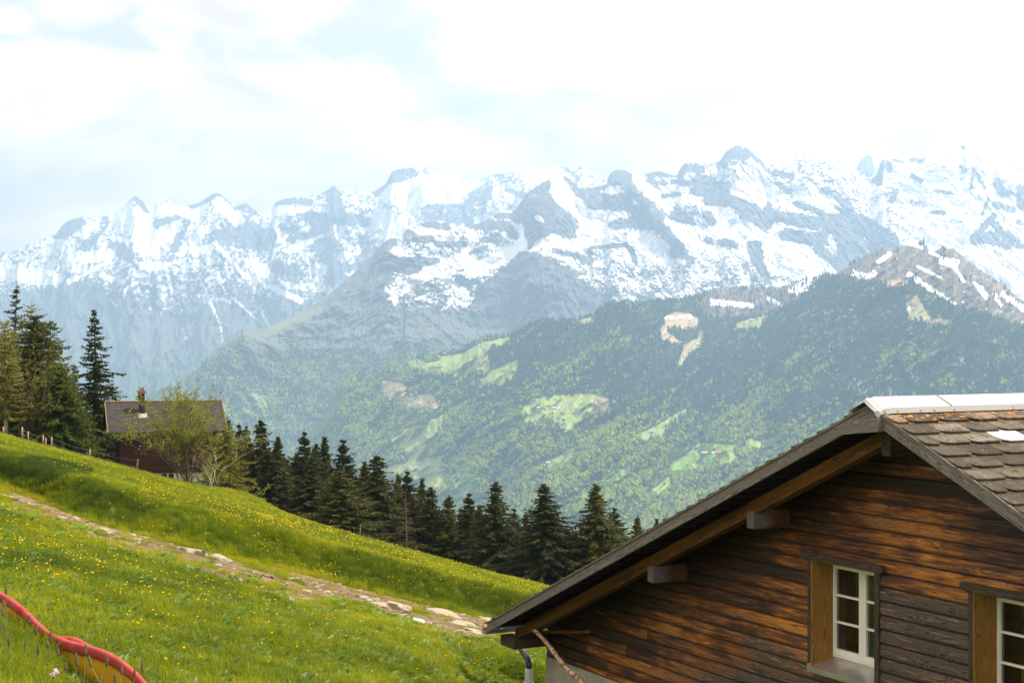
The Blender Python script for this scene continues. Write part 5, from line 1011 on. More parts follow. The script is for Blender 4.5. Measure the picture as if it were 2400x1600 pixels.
for (u, v, wpx, a, c, lb) in HOUSES:
    P0 = far_point(u, v + 3); W = wpx / F * P0.y * .9; D = W * .7; hgt = W * .38; r = empty('farmhouse' if wpx > 8 else 'barn', tuple(P0 + Vector((0, 0, -.5))), R((u * 7) % 50 - 25)); tag(r, lb, 'farm building', 'farm buildings on the far mountain side')
    b = MB(); b.box(-W / 2, W / 2, -D / 2, D / 2, -4, hgt); b.add([(-W / 2, -D / 2, hgt), (-W / 2, D / 2, hgt), (-W / 2, 0, hgt + D * .28)], [(0, 2, 1)]); b.add([(W / 2, -D / 2, hgt), (W / 2, D / 2, hgt), (W / 2, 0, hgt + D * .28)], [(0, 1, 2)]); b.build('wall', m_fwall[a], r)
    b = MB(); e = W * .08
    for s_ in (-1, 1): b.box8([(-W / 2 - e, s_ * (D / 2 + e), hgt - e * .5), (W / 2 + e, s_ * (D / 2 + e), hgt - e * .5), (W / 2 + e, 0, hgt + D * .28 + .1), (-W / 2 - e, 0, hgt + D * .28 + .1), (-W / 2 - e, s_ * (D / 2 + e), hgt - e * .5 + .5), (W / 2 + e, s_ * (D / 2 + e), hgt - e * .5 + .5), (W / 2 + e, 0, hgt + D * .28 + .6), (-W / 2 - e, 0, hgt + D * .28 + .6)])
    b.build('roof', m_froof[c], r)
# ================================================================== near chalet
UX, UY = -.4689, .8833       # left along the gable wall; the ridge runs along (0.8833, 0.4689)
DW = 10.76
def C(s, w, z): return (s * -UX + DW * UY - w * UY, s * -UY + DW * -UX - w * -UX, z)
S0, Z0 = -11.755, -.717; TL = 3.30 / 7.88; TR = .43
def rz(s): return Z0 - (TL * (S0 - s) if s < S0 else TR * (s - S0))
ch = empty('chalet', (0, 0, 0)); ch.location = C(-11.75, 0, -7.0); tag(ch, 'dark weathered wooden chalet with white framed windows and lichened slate roof', 'chalet')
OFF = np.array(ch.location)
class CB(MB):
    def build(s, name, mats, parent=None, **k):
        s.v = [tuple(np.array(p) - OFF) for p in s.v]; return MB.build(s, name, mats, parent or ch, **k)
    def cbox(s, s0, s1, w0, w1, z0, z1, mi=0, a=0.0): s.box(s0, s1, w0, w1, z0, z1, C, mi, a)
# -- wood
def wood_mat(name, kind):
    m, t = new_mat(name); uv = t.n('ShaderNodeTexCoord', {}, {}, None).outputs['UV']; sx = t.n('ShaderNodeSeparateXYZ', {}, {0: uv}, None); s_, z_ = sx.outputs[0], sx.outputs[1]; br = t.attr('brd', out=2)
    v = t.n('ShaderNodeCombineXYZ', {}, {0: t.m('ADD', t.m('MULTIPLY', s_, 1.0), t.m('MULTIPLY', br, 91.0)), 1: t.m('MULTIPLY', z_, 11.0), 2: t.m('MULTIPLY', br, 37.0)})
    # knots pull the grain aside
    kv = t.n('ShaderNodeCombineXYZ', {}, {0: t.m('ADD', t.m('MULTIPLY', s_, 2.1), t.m('MULTIPLY', br, 55.0)), 1: t.m('MULTIPLY', z_, 7.5), 2: t.m('MULTIPLY', br, 11.0)})
    vo = t.n('ShaderNodeTexVoronoi', {}, {'Vector': kv, 'Scale': 1.0, 'Randomness': .9}); kd = t.m('SUBTRACT', 1.0, t.ss(vo, .0, .42))
    kn = t.m('SUBTRACT', 1.0, t.ss(vo, .045, .11))
    n1 = t.noise(v, .75, 3, .5); n2 = t.noise(v, 3.0, 6, .6); n3 = t.noise(t.vmap(v, (1, 6, 1)), 9, 5, .7)
    ph = t.m('ADD', t.m('ADD', t.m('MULTIPLY', n1, 11.0), t.m('MULTIPLY', z_, 62.0)), t.m('ADD', t.m('MULTIPLY', kd, 3.2), t.m('MULTIPLY', n2, 1.3)))
    ring = t.m('ABSOLUTE', t.m('SUBTRACT', t.m('FRACT', ph), .5)); ring = t.ss(ring, .02, .34)
    if kind == 'wall':
        h = t.attr('hgt', out=2)                                   # metres below the roof: sets wood ageing plus painted-in eave shade
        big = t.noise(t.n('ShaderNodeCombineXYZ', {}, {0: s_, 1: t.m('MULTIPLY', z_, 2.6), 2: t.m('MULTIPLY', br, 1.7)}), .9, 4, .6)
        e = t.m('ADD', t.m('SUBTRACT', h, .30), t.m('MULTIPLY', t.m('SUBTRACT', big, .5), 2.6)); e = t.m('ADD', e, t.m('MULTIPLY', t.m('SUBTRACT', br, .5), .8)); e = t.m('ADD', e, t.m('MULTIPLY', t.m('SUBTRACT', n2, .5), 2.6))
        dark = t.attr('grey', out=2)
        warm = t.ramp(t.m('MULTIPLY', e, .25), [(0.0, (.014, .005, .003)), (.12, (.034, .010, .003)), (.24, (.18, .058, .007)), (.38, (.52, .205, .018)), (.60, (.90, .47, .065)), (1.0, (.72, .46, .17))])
        grain = t.mix(ring, (.52, .42, .34), (1.1, 1.08, 1.0)); c = t.mix(1.0, warm, grain, 'MULTIPLY')
        c = t.mix(1.0, c, t.ramp(n3, [(.3, .72), (.7, 1.2)]), 'MULTIPLY')
        g = t.ss(t.m('ADD', t.m('ADD', dark, t.m('MULTIPLY', t.m('SUBTRACT', br, .5), .7)), t.m('ADD', t.m('MULTIPLY', t.m('SUBTRACT', big, .5), 1.6), t.m('MULTIPLY', t.m('SUBTRACT', n2, .5), 2.0))), .25, .85)
        pale = t.ss(t.m('ADD', n2, t.m('MULTIPLY', n3, .25)), .70, .80)
        greyc = t.mix(1.0, t.mix(ring, (.014, .010, .008), (.085, .060, .045)), t.ramp(n3, [(.3, .5), (.74, 2.0)]), 'MULTIPLY')
        greyc = t.mix(t.m('MULTIPLY', pale, .8), greyc, (.34, .20, .09)); c = t.mix(g, c, greyc)
        blot = t.ss(t.noise(v, 1.3, 4, .6), .60, .72); c = t.mix(t.m('MULTIPLY', blot, .75), c, (.022, .011, .007))
        c = t.mix(t.m('MULTIPLY', kn, .85), c, (.035, .012, .005)); c = t.mix(t.m('MULTIPLY', t.ss(t.attr('joint', out=2), .3, .95), .88), c, (.008, .005, .004)); rough = t.m('ADD', .42, t.m('MULTIPLY', g, .2)); spec = .5
    elif kind == 'grey':
        c = t.mix(1.0, t.mix(ring, (.075, .066, .058), (.20, .18, .16)), t.ramp(n3, [(.3, .65), (.7, 1.3)]), 'MULTIPLY'); c = t.mix(t.m('MULTIPLY', kn, .7), c, (.10, .07, .05)); rough = .8; spec = .25
    elif kind == 'amber':
        c = t.mix(1.0, t.mix(ring, (.025, .010, .002), (.15, .060, .008)), t.ramp(n3, [(.3, .7), (.7, 1.25)]), 'MULTIPLY'); c = t.mix(1.0, c, t.ramp(n1, [(.35, .35), (.65, 1.25)]), 'MULTIPLY'); c = t.mix(t.m('MULTIPLY', kn, .8), c, (.07, .025, .006)); rough = .5; spec = .35
    elif kind == 'honey':
        c = t.mix(1.0, t.mix(ring, (.17, .080, .010), (.33, .17, .026)), t.ramp(n3, [(.3, .75), (.7, 1.2)]), 'MULTIPLY'); rough = .5; spec = .35
    elif kind == 'dark':
        c = t.mix(1.0, t.mix(ring, (.024, .017, .012), (.075, .054, .040)), t.ramp(n3, [(.3, .6), (.7, 1.4)]), 'MULTIPLY'); rough = .7; spec = .25
    else:
        c = t.mix(1.0, t.mix(ring, (.05, .022, .010), (.15, .065, .028)), t.ramp(n3, [(.3, .6), (.7, 1.3)]), 'MULTIPLY'); rough = .7; spec = .25
    pbr(t, c, rough, t.m('ADD', t.m('MULTIPLY', ring, .5), t.m('ADD', t.m('MULTIPLY', n3, .6), t.m('MULTIPLY', n2, .8))), .6, .010, spec); return m
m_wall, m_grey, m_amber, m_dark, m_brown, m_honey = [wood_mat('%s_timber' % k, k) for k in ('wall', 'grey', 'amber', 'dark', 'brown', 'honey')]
def timber(B, p8, a, mi=0, along=0):
    """8 corner box whose uv runs along its longest edge"""
    P8 = [Vector(q) for q in p8]; b0 = len(B.v); e = [(P8[1] - P8[0]), (P8[3] - P8[0]), (P8[4] - P8[0])]; ln = max(range(3), key=lambda i: e[i].length); d = e[ln].normalized(); o2 = [i for i in range(3) if i != ln]
    ax = [(e[i] - d * e[i].dot(d)).normalized() for i in o2]; uv = [((q - P8[0]).dot(d), (q - P8[0]).dot(ax[0]) + (q - P8[0]).dot(ax[1])) for q in P8]
    B.add(p8, [(3, 2, 1, 0), (4, 5, 6, 7), (0, 1, 5, 4), (1, 2, 6, 5), (2, 3, 7, 6), (3, 0, 4, 7)], mi, a, uv)
def cb8(s0, s1, w0, w1, z0, z1): return [C(*q) for q in [(s0, w0, z0), (s1, w0, z0), (s1, w1, z0), (s0, w1, z0), (s0, w0, z1), (s1, w0, z1), (s1, w1, z1), (s0, w1, z1)]]
rnd = random.Random(77)
SL, SR = -19.2, -4.3; ZB = -4.45
WINS = [(-13.47, -12.47), (-11.107, -10.107), (-8.3, -7.3)]; WZ0, WZ1 = -3.52, -2.40
V_ = []; F_ = []; UV = []; A_ = []; Hh = []; Gg = []; Jt = []
def greyness(s, z):
    g = -.06
    g += 1.25 * float(sstep(np.array(s), -12.9, -12.4) * (1 - sstep(np.array(s), -10.9, -10.3)) * (1 - sstep(np.array(z), -2.62, -2.45)))
    g += .95 * float((1 - sstep(np.array(z + .10 * (s + 13.5)), -3.60, -3.15)) * sstep(np.array(s), -15.6, -14.2) * (s < -12.4))
    g += .8 * float((1 - sstep(np.array(z), -4.0, -3.6)) * sstep(np.array(s), -17.5, -15))
    g += .35 * float(sstep(np.array(s), -9.6, -9) )
    return g
z = -2.40 + .14 * 12
rows = []
while z > ZB + .001:
    z1 = z; z0 = max(z - .14, ZB)
    if z0 > rz(S0) - .02: z = z0; continue
    def lim(zz):   # roof line at height zz
        return max(SL, S0 - (Z0 - .12 - zz) / TL), min(SR, S0 + (Z0 - .12 - zz) / TR)
    l0, r0 = lim(z0); l1, r1 = lim(min(z1, Z0 - .13)); segs = [(l0, l1, r0, r1)]
    if z0 < WZ1 - .02 and z1 > WZ0 + .02:
        segs = []; a0, a1 = l0, l1
        for (wa, wb) in WINS:
            if wa - .01 > a0: segs.append((a0, a1, wa, wa))
            a0 = a1 = wb
        segs.append((a0, a1, r0, r1))
    for (p0, p1, q0, q1) in segs:
        cuts = [];  x = p0 + rnd.uniform(1.0, 4.6)
        while x < q0 - .6: cuts.append(x); x += rnd.choice([1.6, 2.4, 3.2, 4.2]) + rnd.uniform(-.2, .2)
        xs = [None] + cuts + [None]
        for i in range(len(xs) - 1):
            a0_, a1_ = (p0, p1) if xs[i] is None else (xs[i] + .0015, xs[i] + .0015); b0_, b1_ = (q0, q1) if xs[i + 1] is None else (xs[i + 1] - .0015, xs[i + 1] - .0015); brd = rnd.random(); wj = rnd.uniform(-.002, .002)
            n = max(2, int((b0_ - a0_) / .25)); base = len(V_)
            for j in range(n + 1):
                f = j / n; sb = a0_ + (b0_ - a0_) * f; st = a1_ + (b1_ - a1_) * f
                for (ss_, ww, zz) in ((sb, .002, z0 + .001), (sb, .030 + wj, z0 + .005), (sb + (st - sb) * .35, .036 + wj, z0 + (z1 - z0) * .35), (st, .028 + wj, z1 - (z1 - z0) * .2), (st, .008, z1 - .004)):
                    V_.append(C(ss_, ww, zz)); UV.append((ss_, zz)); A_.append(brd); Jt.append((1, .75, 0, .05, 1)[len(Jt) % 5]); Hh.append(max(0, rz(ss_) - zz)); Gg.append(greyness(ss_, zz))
            for j in range(n):
                for k in range(4): a = base + j * 5 + k; F_.append((a, a + 5, a + 6, a + 1))
    z = z0
V_ = [tuple(np.array(p) - OFF) for p in V_]
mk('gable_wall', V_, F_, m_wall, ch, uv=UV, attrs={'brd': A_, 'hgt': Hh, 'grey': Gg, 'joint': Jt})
# backing wall with window openings, side walls, floor
B = CB(); edges = [SL] + [q for w_ in WINS for q in w_] + [SR]
for i in range(0, len(edges) - 1):
    a, b = edges[i], edges[i + 1]; isw = any(abs(a - w_[0]) < 1e-6 for w_ in WINS)
    def rt(s): return rz(s) - .14
    mids = sorted([a, b] + ([S0] if a < S0 < b else []))
    for x0, x1 in zip(mids[:-1], mids[1:]):
        for (za, zb_) in ([(ZB, WZ0), (WZ1, None)] if isw else [(ZB, None)]):
            t0, t1 = (rt(x0), rt(x1)) if zb_ is None else (zb_, zb_)
            B.box8([C(x0, -.22, za), C(x1, -.22, za), C(x1, 0, za), C(x0, 0, za), C(x0, -.22, t0), C(x1, -.22, t1), C(x1, 0, t1), C(x0, 0, t0)])
B.cbox(SL, SL + .2, -9, -.22, ZB, rz(SL) - .16); B.cbox(SR - .2, SR, -9, -.22, ZB, rz(SR) - .16); B.cbox(SL, SR, -9.0, -8.8, ZB, rz(SL) - .16)
B.build('inner_wall', m_brown)
B = CB(); B.cbox(-15.2, -7.0, -3.0, -2.9, -4.3, -2.2); B.cbox(SL + .2, SR - .2, -3.0, -.23, -4.4, -4.3); B.build('room', simple('dim_room', (.075, .05, .035), .9))
# rendered base wall
m, t = new_mat('grey_green_render'); p = t.n('ShaderNodeNewGeometry', {}, {}, None).outputs['Position']; n1 = t.noise(p, 1.6, 7, .65); n2 = t.noise(p, 30, 5, .6)
pbr(t, t.mix(t.ss(t.m('ADD', t.m('MULTIPLY', n1, .75), t.m('MULTIPLY', n2, .25)), .35, .65), (.27, .25, .20), (.43, .41, .34)), .9, n2, .3, .01, .2)
B = CB(); B.cbox(SL - .03, SR + .03, -9.0, .03, -8.0, ZB); bw = B.build('base_wall', m)
# -- roof: deck, slates, boards
WR, WB = .70, -9.4; SE = -19.63; SRE = -3.6
B = CB()
for (a, b) in ((SE + .05, S0), (SRE - .05, S0)):
    q = [(a, WR - .03, rz(a) - .07), (b, WR - .03, rz(b) - .07), (b, WB, rz(b) - .07), (a, WB, rz(a) - .07)]; B.box8([C(*x) for x in q] + [C(x[0], x[1], x[2] + .06) for x in q])
roof = B.build('roof', simple('dark_roof_deck', (.014, .008, .005), .85))
m, t = new_mat('fibre_slates'); uv = t.n('ShaderNodeTexCoord', {}, {}, None).outputs['UV']; br = t.attr('brd', out=2); su = t.n('ShaderNodeSeparateXYZ', {}, {0: uv}, None); uo = t.n('ShaderNodeCombineXYZ', {}, {0: su.outputs[0], 1: su.outputs[1], 2: t.m('MULTIPLY', br, 3.0)})
n1 = t.noise(uo, 4.2, 7, .7); n2 = t.noise(uo, 42, 6, .75); n3 = t.noise(uv, 9, 6, .75); fine = t.noise(uv, 120, 3, .6)
tone = t.m('ADD', t.m('MULTIPLY', br, .34), t.m('ADD', t.m('MULTIPLY', n1, .62), t.m('MULTIPLY', n2, .30)))
base = t.ramp(tone, [(.34, (.016, .012, .008)), (.55, (.046, .036, .023)), (.76, (.12, .098, .070)), (.95, (.27, .24, .20))])
q_ = su.outputs[1]                                                 # distance down from the ridge
row = t.m('FRACT', t.m('DIVIDE', q_, .223)); top = t.m('SUBTRACT', 1.0, t.ss(row, .05, .45))
moss = t.ss(t.m('ADD', n3, t.m('MULTIPLY', t.ss(row, .72, 1.0), .20)), .56, .64)
ridgek = t.m('SUBTRACT', 1.0, t.ss(q_, .2, .75)); lich = t.ss(t.m('ADD', t.noise(uv, 19, 4, .62), t.m('MULTIPLY', ridgek, .11)), .655, .69); lich2 = t.ss(t.noise(uv, 2.3, 3, .5), .5, .62)
lich = t.m('MULTIPLY', lich, t.m('MAXIMUM', ridgek, lich2))
speck = t.ss(t.noise(uo, 60, 4, .8), .56, .68)
c = t.mix(t.m('MULTIPLY', speck, .5), base, (.32, .28, .23)); c = t.mix(t.m('MULTIPLY', moss, .8), c, (.045, .032, .012)); c = t.mix(t.m('MULTIPLY', lich, .95), c, (.55, .20, .006)); c = t.mix(t.m('MULTIPLY', fine, .25), c, (.05, .04, .03))
pbr(t, c, .92, t.m('ADD', n2, t.m('MULTIPLY', moss, 1.2)), .8, .008, .2); m_slate = m
m, t = new_mat('new_slate'); uv = t.n('ShaderNodeTexCoord', {}, {}, None).outputs['UV']; n2 = t.noise(uv, 18, 5, .7)
pbr(t, t.mix(n2, (.36, .35, .34), (.50, .49, .48)), .8, n2, .2, .004); m_newslate = m
SLV = []; SLF = []; SLUV = []; SLA = []
def slate(side, i, j, keep=None, dest=None, bright=None):
    W, H, E = .372, .36, .223; sg = -1 if side == 'L' else 1; T = TL if side == 'L' else TR; cs = 1 / math.hypot(1, T); q0 = i * E + .06; p0 = -.02 + j * W + (.5 * W if i % 2 else 0) - .5 * W
    p1 = p0 + W - .004; p0c = max(p0, 0.0)
    if p1 < .03: return
    c_ = .085; jit = rnd.uniform(-.006, .006); lift = rnd.uniform(.0, .006)
    pr = [(p0c, q0), (p1, q0), (p1, q0 + H - .02 + jit), (p1 - .02, q0 + H + jit), (p0c + (c_ if p0c == p0 else .03), q0 + H + jit), (p0c + (.03 if p0c == p0 else 0), q0 + H - .035 + jit), (p0c, q0 + H - c_ + jit)]
    def pt(p, q, up): s = S0 + sg * q * cs; return C(s - sg * up * T * cs * 0, WR + .03 - p, Z0 - T * q * cs + up)
    f = lambda q: .012 + (q - q0) / H * .034 + lift * ((q - q0) / H)
    top_ = [pt(p, q, f(q)) for p, q in pr]; bot = [pt(p, q, f(q) - .011) for p, q in pr]; n = len(pr); tg = (SLV, SLF, SLUV, SLA) if dest is None else dest; b = len(tg[0])
    tg[0].extend([tuple(np.array(x) - OFF) for x in top_ + bot]); tg[2].extend([(p, q) for p, q in pr] * 2); tg[3].extend([rnd.random() if bright is None else bright] * (2 * n))
    a = tg[3][-1]; tg[3][-2 * n:] = [a] * (2 * n)
    tg[1].append(tuple(b + k for k in range(n)) if sg < 0 else tuple(b + k for k in range(n))[::-1])
    for k in range(n): tg[1].append((b + k, b + n + k, b + n + (k + 1) % n, b + (k + 1) % n))
NEW = ([], [], [], [])
for side, n in (('L', 38), ('R', 38)):
    for i in range(n):
        for j in range(28):
            if side == 'R' and i == 2 and j == 3: slate(side, i, j, dest=NEW); continue
            slate(side, i, j)
mk('slates', SLV, SLF, m_slate, roof, uv=SLUV, attrs={'brd': SLA}); ns_ = mk('replacement_slate', NEW[0], NEW[1], m_newslate, roof, uv=NEW[2], attrs={'brd': NEW[3]}); ns_['label'] = 'pale new slate among the old mottled ones'
def rake(name, a, b, w0, w1, up0, up1, mat_, parent=None, brd=None, taper=0):
    B = CB(); x0, x1 = a, b
    timber(B, [C(x0, w0, rz(x0) + up0), C(x1, w0, rz(x1) + up0 + taper), C(x1, w1, rz(x1) + up0 + taper), C(x0, w1, rz(x0) + up0), C(x0, w0, rz(x0) + up1), C(x1, w0, rz(x1) + up1), C(x1, w1, rz(x1) + up1), C(x0, w1, rz(x0) + up1)], rnd.random() if brd is None else brd)
    o = B.build(name, mat_, parent or roof, attr='brd', uv=True); return o
for (a, b) in ((SE, -16.1), (-16.1, S0), (S0, -10.45), (-10.45, SRE)):
    o = rake('barge_board', a + .002, b - .002, .70, .73, -.118, .0, m_grey)
    nb = CB(); x = a + .12
    while x < b - .05:
        for zz in ((-.085,) if rnd.random() < .7 else (-.03, -.09)): nb.tube([C(x, .729, rz(x) + zz), C(x, .7335, rz(x) + zz)], .007, 6)
        x += rnd.uniform(.35, .7)
    nb.build('nail', m_dark, o)
rake('tilting_fillet', SE + .01, S0, .60, .745, .001, .022, m_grey); rake('tilting_fillet', S0, SRE, .60, .745, .001, .022, m_grey)
for (a, b) in ((SE + .35, S0), (S0, SRE - .3)): 
    rake('verge_rafter', a, b, .34, .48, -.335 if a < S0 else -.20, -.185 if a < S0 else -.072, m_amber if a < S0 else m_brown)
B = CB()
x = SE + .2
while x < S0 - .1:      # battens seen under the overhang
    B.cbox(x, x + .05, -.0, .69, rz(x + .02) - .100, rz(x + .02) - .070); x += .223 / math.hypot(1, TL)
B.build('battens', simple('dark_brown_battens', (.016, .009, .006), .85), roof)  # all battens one even dark brown
# purlins through the wall
def purlin(s, ztop, hh, w1, mat_, wd=.125, s2=None):
    B = CB(); a, b = s - wd / 2, s + wd / 2; zb_ = ztop - hh; c_ = .028
    prof = [(a, zb_ + .01), (a, ztop - c_), (a + c_, ztop), (b - .008, ztop), (b, ztop - .01), (b, zb_ + .012), (b - .01, zb_), (a + .01, zb_)]
    n = len(prof); vs = []; L = [(0.0, 1), (w1 * .55, 1), (w1 - .012, 1), (w1, .93)]; cs_, cz = s, ztop - hh / 2; uv = []
    for (w_, k) in L:
        for (x, y) in prof: vs.append(C(cs_ + (x - cs_) * k, w_, cz + (y - cz) * k)); uv.append((w_, y + x))
    fs = [(i * n + k, i * n + (k + 1) % n, (i + 1) * n + (k + 1) % n, (i + 1) * n + k) for i in range(len(L) - 1) for k in range(n)] + [tuple((len(L) - 1) * n + k for k in range(n))]
    B.add(vs, fs, 0, rnd.random(), uv); o = B.build('purlin', mat_, ch, attr='brd', uv=True)
    # collar plate where it enters the wall
    k = CB(); timber(k, cb8(a - .012, b + .012, .018, .034, zb_ - .012, ztop + .012), .3); k.build('collar', m_brown, o, attr='brd', uv=True); return o
m, t = new_mat('purlin_timber'); uv = t.n('ShaderNodeTexCoord', {}, {}, None).outputs['UV']; sx = t.n('ShaderNodeSeparateXYZ', {}, {0: uv}, None); br = t.attr('brd', out=2)
v = t.n('ShaderNodeCombineXYZ', {}, {0: sx.outputs[0], 1: t.m('MULTIPLY', sx.outputs[1], 6.0), 2: t.m('MULTIPLY', br, 20.0)}); n1 = t.noise(v, 4, 6, .65); n2 = t.noise(v, 18, 5, .7)
k_ = t.ss(t.m('ADD', sx.outputs[0], t.m('MULTIPLY', t.m('SUBTRACT', n1, .5), .35)), .22, .36)
c = t.mix(k_, t.mix(n1, (.03, .012, .006), (.11, .042, .014)), t.mix(n1, (.05, .043, .041), (.16, .145, .14))); pbr(t, t.mix(1.0, c, t.ramp(n2, [(.3, .6), (.7, 1.3)]), 'MULTIPLY'), .7, n2, .4, .006, .3); m_purl = m
def s_at(u, w):
    a = (u - CX) / F; tt = (DW - w) / (UY * a - UX); return (a * tt * -UX - tt * UY), tt
for (u, v) in ((1752, 1196), (1518, 1326)):
    s_, tt = s_at(u + 6, .5); purlin(s_, (HY - v) / F * tt, .195, .50, m_purl)
s_, tt = s_at(2076, .5); purlin(s_, (HY - 1014) / F * tt, .225, .50, m_dark, .13)
s_, tt = s_at(1206, .5); purlin(s_, (HY - 1487) / F * tt, .185, .52, m_dark, .13)
B = CB(); s_, tt = s_at(1178, .58); timber(B, cb8(s_ - .10, s_ + .30, .38, .56, rz(s_) - .36, rz(s_) - .22), .4); B.build('eave_plate', m_dark, ch, attr='brd', uv=True)
# short board across the gable peak
B = CB(); p8 = [C(-12.09, .735, -.99), C(-11.55, .735, -.935), C(-11.55, .80, -.935), C(-12.09, .80, -.99), C(-12.02, .735, -.86), C(-11.55, .735, -.80), C(-11.55, .80, -.80), C(-12.02, .80, -.86)]; timber(B, p8, .7); B.build('peak_board', m_grey, roof, attr='brd', uv=True)
# sheet metal ridge cap
m, t = new_mat('coated_sheet_metal'); p = t.n('ShaderNodeNewGeometry', {}, {}, None).outputs['Position']; n1 = t.noise(p, 2.5, 5, .6); pbr(t, t.mix(n1, (.36, .355, .345), (.44, .435, .425)), .38, n1, .05, .02, .5, .15); m_cap = m
B = CB(); prof = [(-.215, -.150), (-.210, -.098), (0, 0), (.210, -.093), (.218, -.148)]; ws = [.80, .775, .75, .72, .69, .66, .62, .45, 0, -2, -5, WB]; rr = random.Random(3); vs = []
for i, w_ in enumerate(ws):
    k = max(0, 1 - i / 6.)
    for j, (a, b) in enumerate(prof):
        dn = k * (.022 * math.sin(j * 2.3 + i * 1.9) - (.02 if j in (1, 3) else .0)); sh = k * k * (-.035 if j > 2 else .02 if j < 2 else 0)
        vs.append(C(S0 + a + sh + k * rr.uniform(-.012, .012), w_ + k * rr.uniform(-.01, .01), Z0 + .098 + b + dn * .8 - (.03 * k * k)))
n = 5; B.add(vs, [(i * n + j, (i + 1) * n + j, (i + 1) * n + j + 1, i * n + j + 1) for i in range(len(ws) - 1) for j in range(n - 1)])
cap = B.build('ridge_cap', m_cap, roof)
B = CB()
for w_ in (.56, .28, .11, -.14, -.9, -1.5, -2.2): B.tube([C(S0 + .214, w_, Z0 - .025), C(S0 + .226, w_, Z0 - .025)], .009, 8)
B.build('rivet', m_lightm, cap)
B = CB(); B.box8([C(S0, -.10, Z0 + .1), C(S0 + .21, -.10, Z0 + .0075), C(S0 + .21, -.112, Z0 + .0075), C(S0, -.112, Z0 + .1), C(S0, -.10, Z0 + .1035), C(S0 + .213, -.10, Z0 + .0115), C(S0 + .213, -.112, Z0 + .0115), C(S0, -.112, Z0 + .1035)]); B.build('seam', m_metal, cap)
# gutter along the left eave, downpipe
m_zinc = simple('zinc', (.40, .41, .42), .4, .15, 5, .7); m_pvc = simple('grey_white_pipe', (.60, .59, .56), .6, .08, 3); m_dpipe = simple('dark_grey_pipe', (.075, .075, .078), .35, .12, 4, .5)
B = CB(); n = 9; vs = []; gs = SE - .055; zg = rz(SE) - .085
for w_ in (.74, -9.3):
    for rr_ in (.068, .064):
        for k in range(n): a = math.pi + math.pi * k / (n - 1); vs.append(C(gs + rr_ * math.cos(a), w_, zg + rr_ * math.sin(a)))
f = []
for k in range(n - 1): f += [(k, k + 1, 2 * n + k + 1, 2 * n + k), (n + k, 3 * n + k, 3 * n + k + 1, n + k + 1)]
f.append(tuple(range(n))); f.append((0, 2 * n, 3 * n, n)); f.append((n - 1, 2 * n - 1, 4 * n - 1, 3 * n - 1)); B.add(vs, f); B.tube([C(gs - .066, .74, zg + .004), C(gs - .066, -9.3, zg + .004)], .008, 6); B.build('gutter', m_zinc, roof)
s_, tt = s_at(1222, .2); P = []
for (u, v, w_) in ((1190, 1490, .02), (1222, 1518, .02), (1228, 1530, .02), (1237, 1543, .02), (1240.5, 1556, .02), (1240, 1567, .02)):
    s_, tt = s_at(u, w_); P.append(C(s_, w_, (HY - v) / F * tt))
Pv = [Vector(q) for q in P]; sm = []
for i in range(len(Pv) - 1):
    for k in range(4): sm.append(Pv[i].lerp(Pv[i + 1], k / 4))
sm.append(Pv[-1]); sm = [sm[0]] + [(sm[i - 1] + sm[i] + sm[i + 1]) / 3 for i in range(1, len(sm) - 1)] + [sm[-1]]
B = CB(); B.tube(sm, .042, 14); B.build('pipe_elbow', m_dpipe, ch, smooth=True)
B = CB(); e = Pv[-1]; B.tube([e + Vector((0, 0, .01)), e + Vector((0, 0, -.005)), e + Vector((0, 0, -.02)), e + Vector((0, 0, -2.4))], [.050, .054, .056, .056], 16); dp = B.build('downpipe', m_pvc, ch, smooth=True)
B = CB(); B.tube([e + Vector((0, .05, -.12)), e + Vector((0, .05, -.30)), e + Vector((0, .05, -.6))], [.03, .13, .14], 12); B.build('pipe_collar', m_pvc, dp, smooth=True)
# loose batten tucked under the eave
s1, t1 = s_at(1238, .42); s2_, t2 = s_at(1385, .06); a = Vector(C(s1, .42, (HY - 1481) / F * t1)); b = Vector(C(s2_, .06, (HY - 1479) / F * t2)); up = Vector((0, 0, .018)); sd_ = (b - a).cross(Vector((0, 0, 1))).normalized() * .03
B = CB(); timber(B, [tuple(q) for q in (a - sd_ - up, b - sd_ - up, b + sd_ - up, a + sd_ - up, a - sd_ + up, b - sd_ + up, b + sd_ + up, a + sd_ + up)], .35); B.build('batten', m_amber, ch, attr='brd', uv=True)
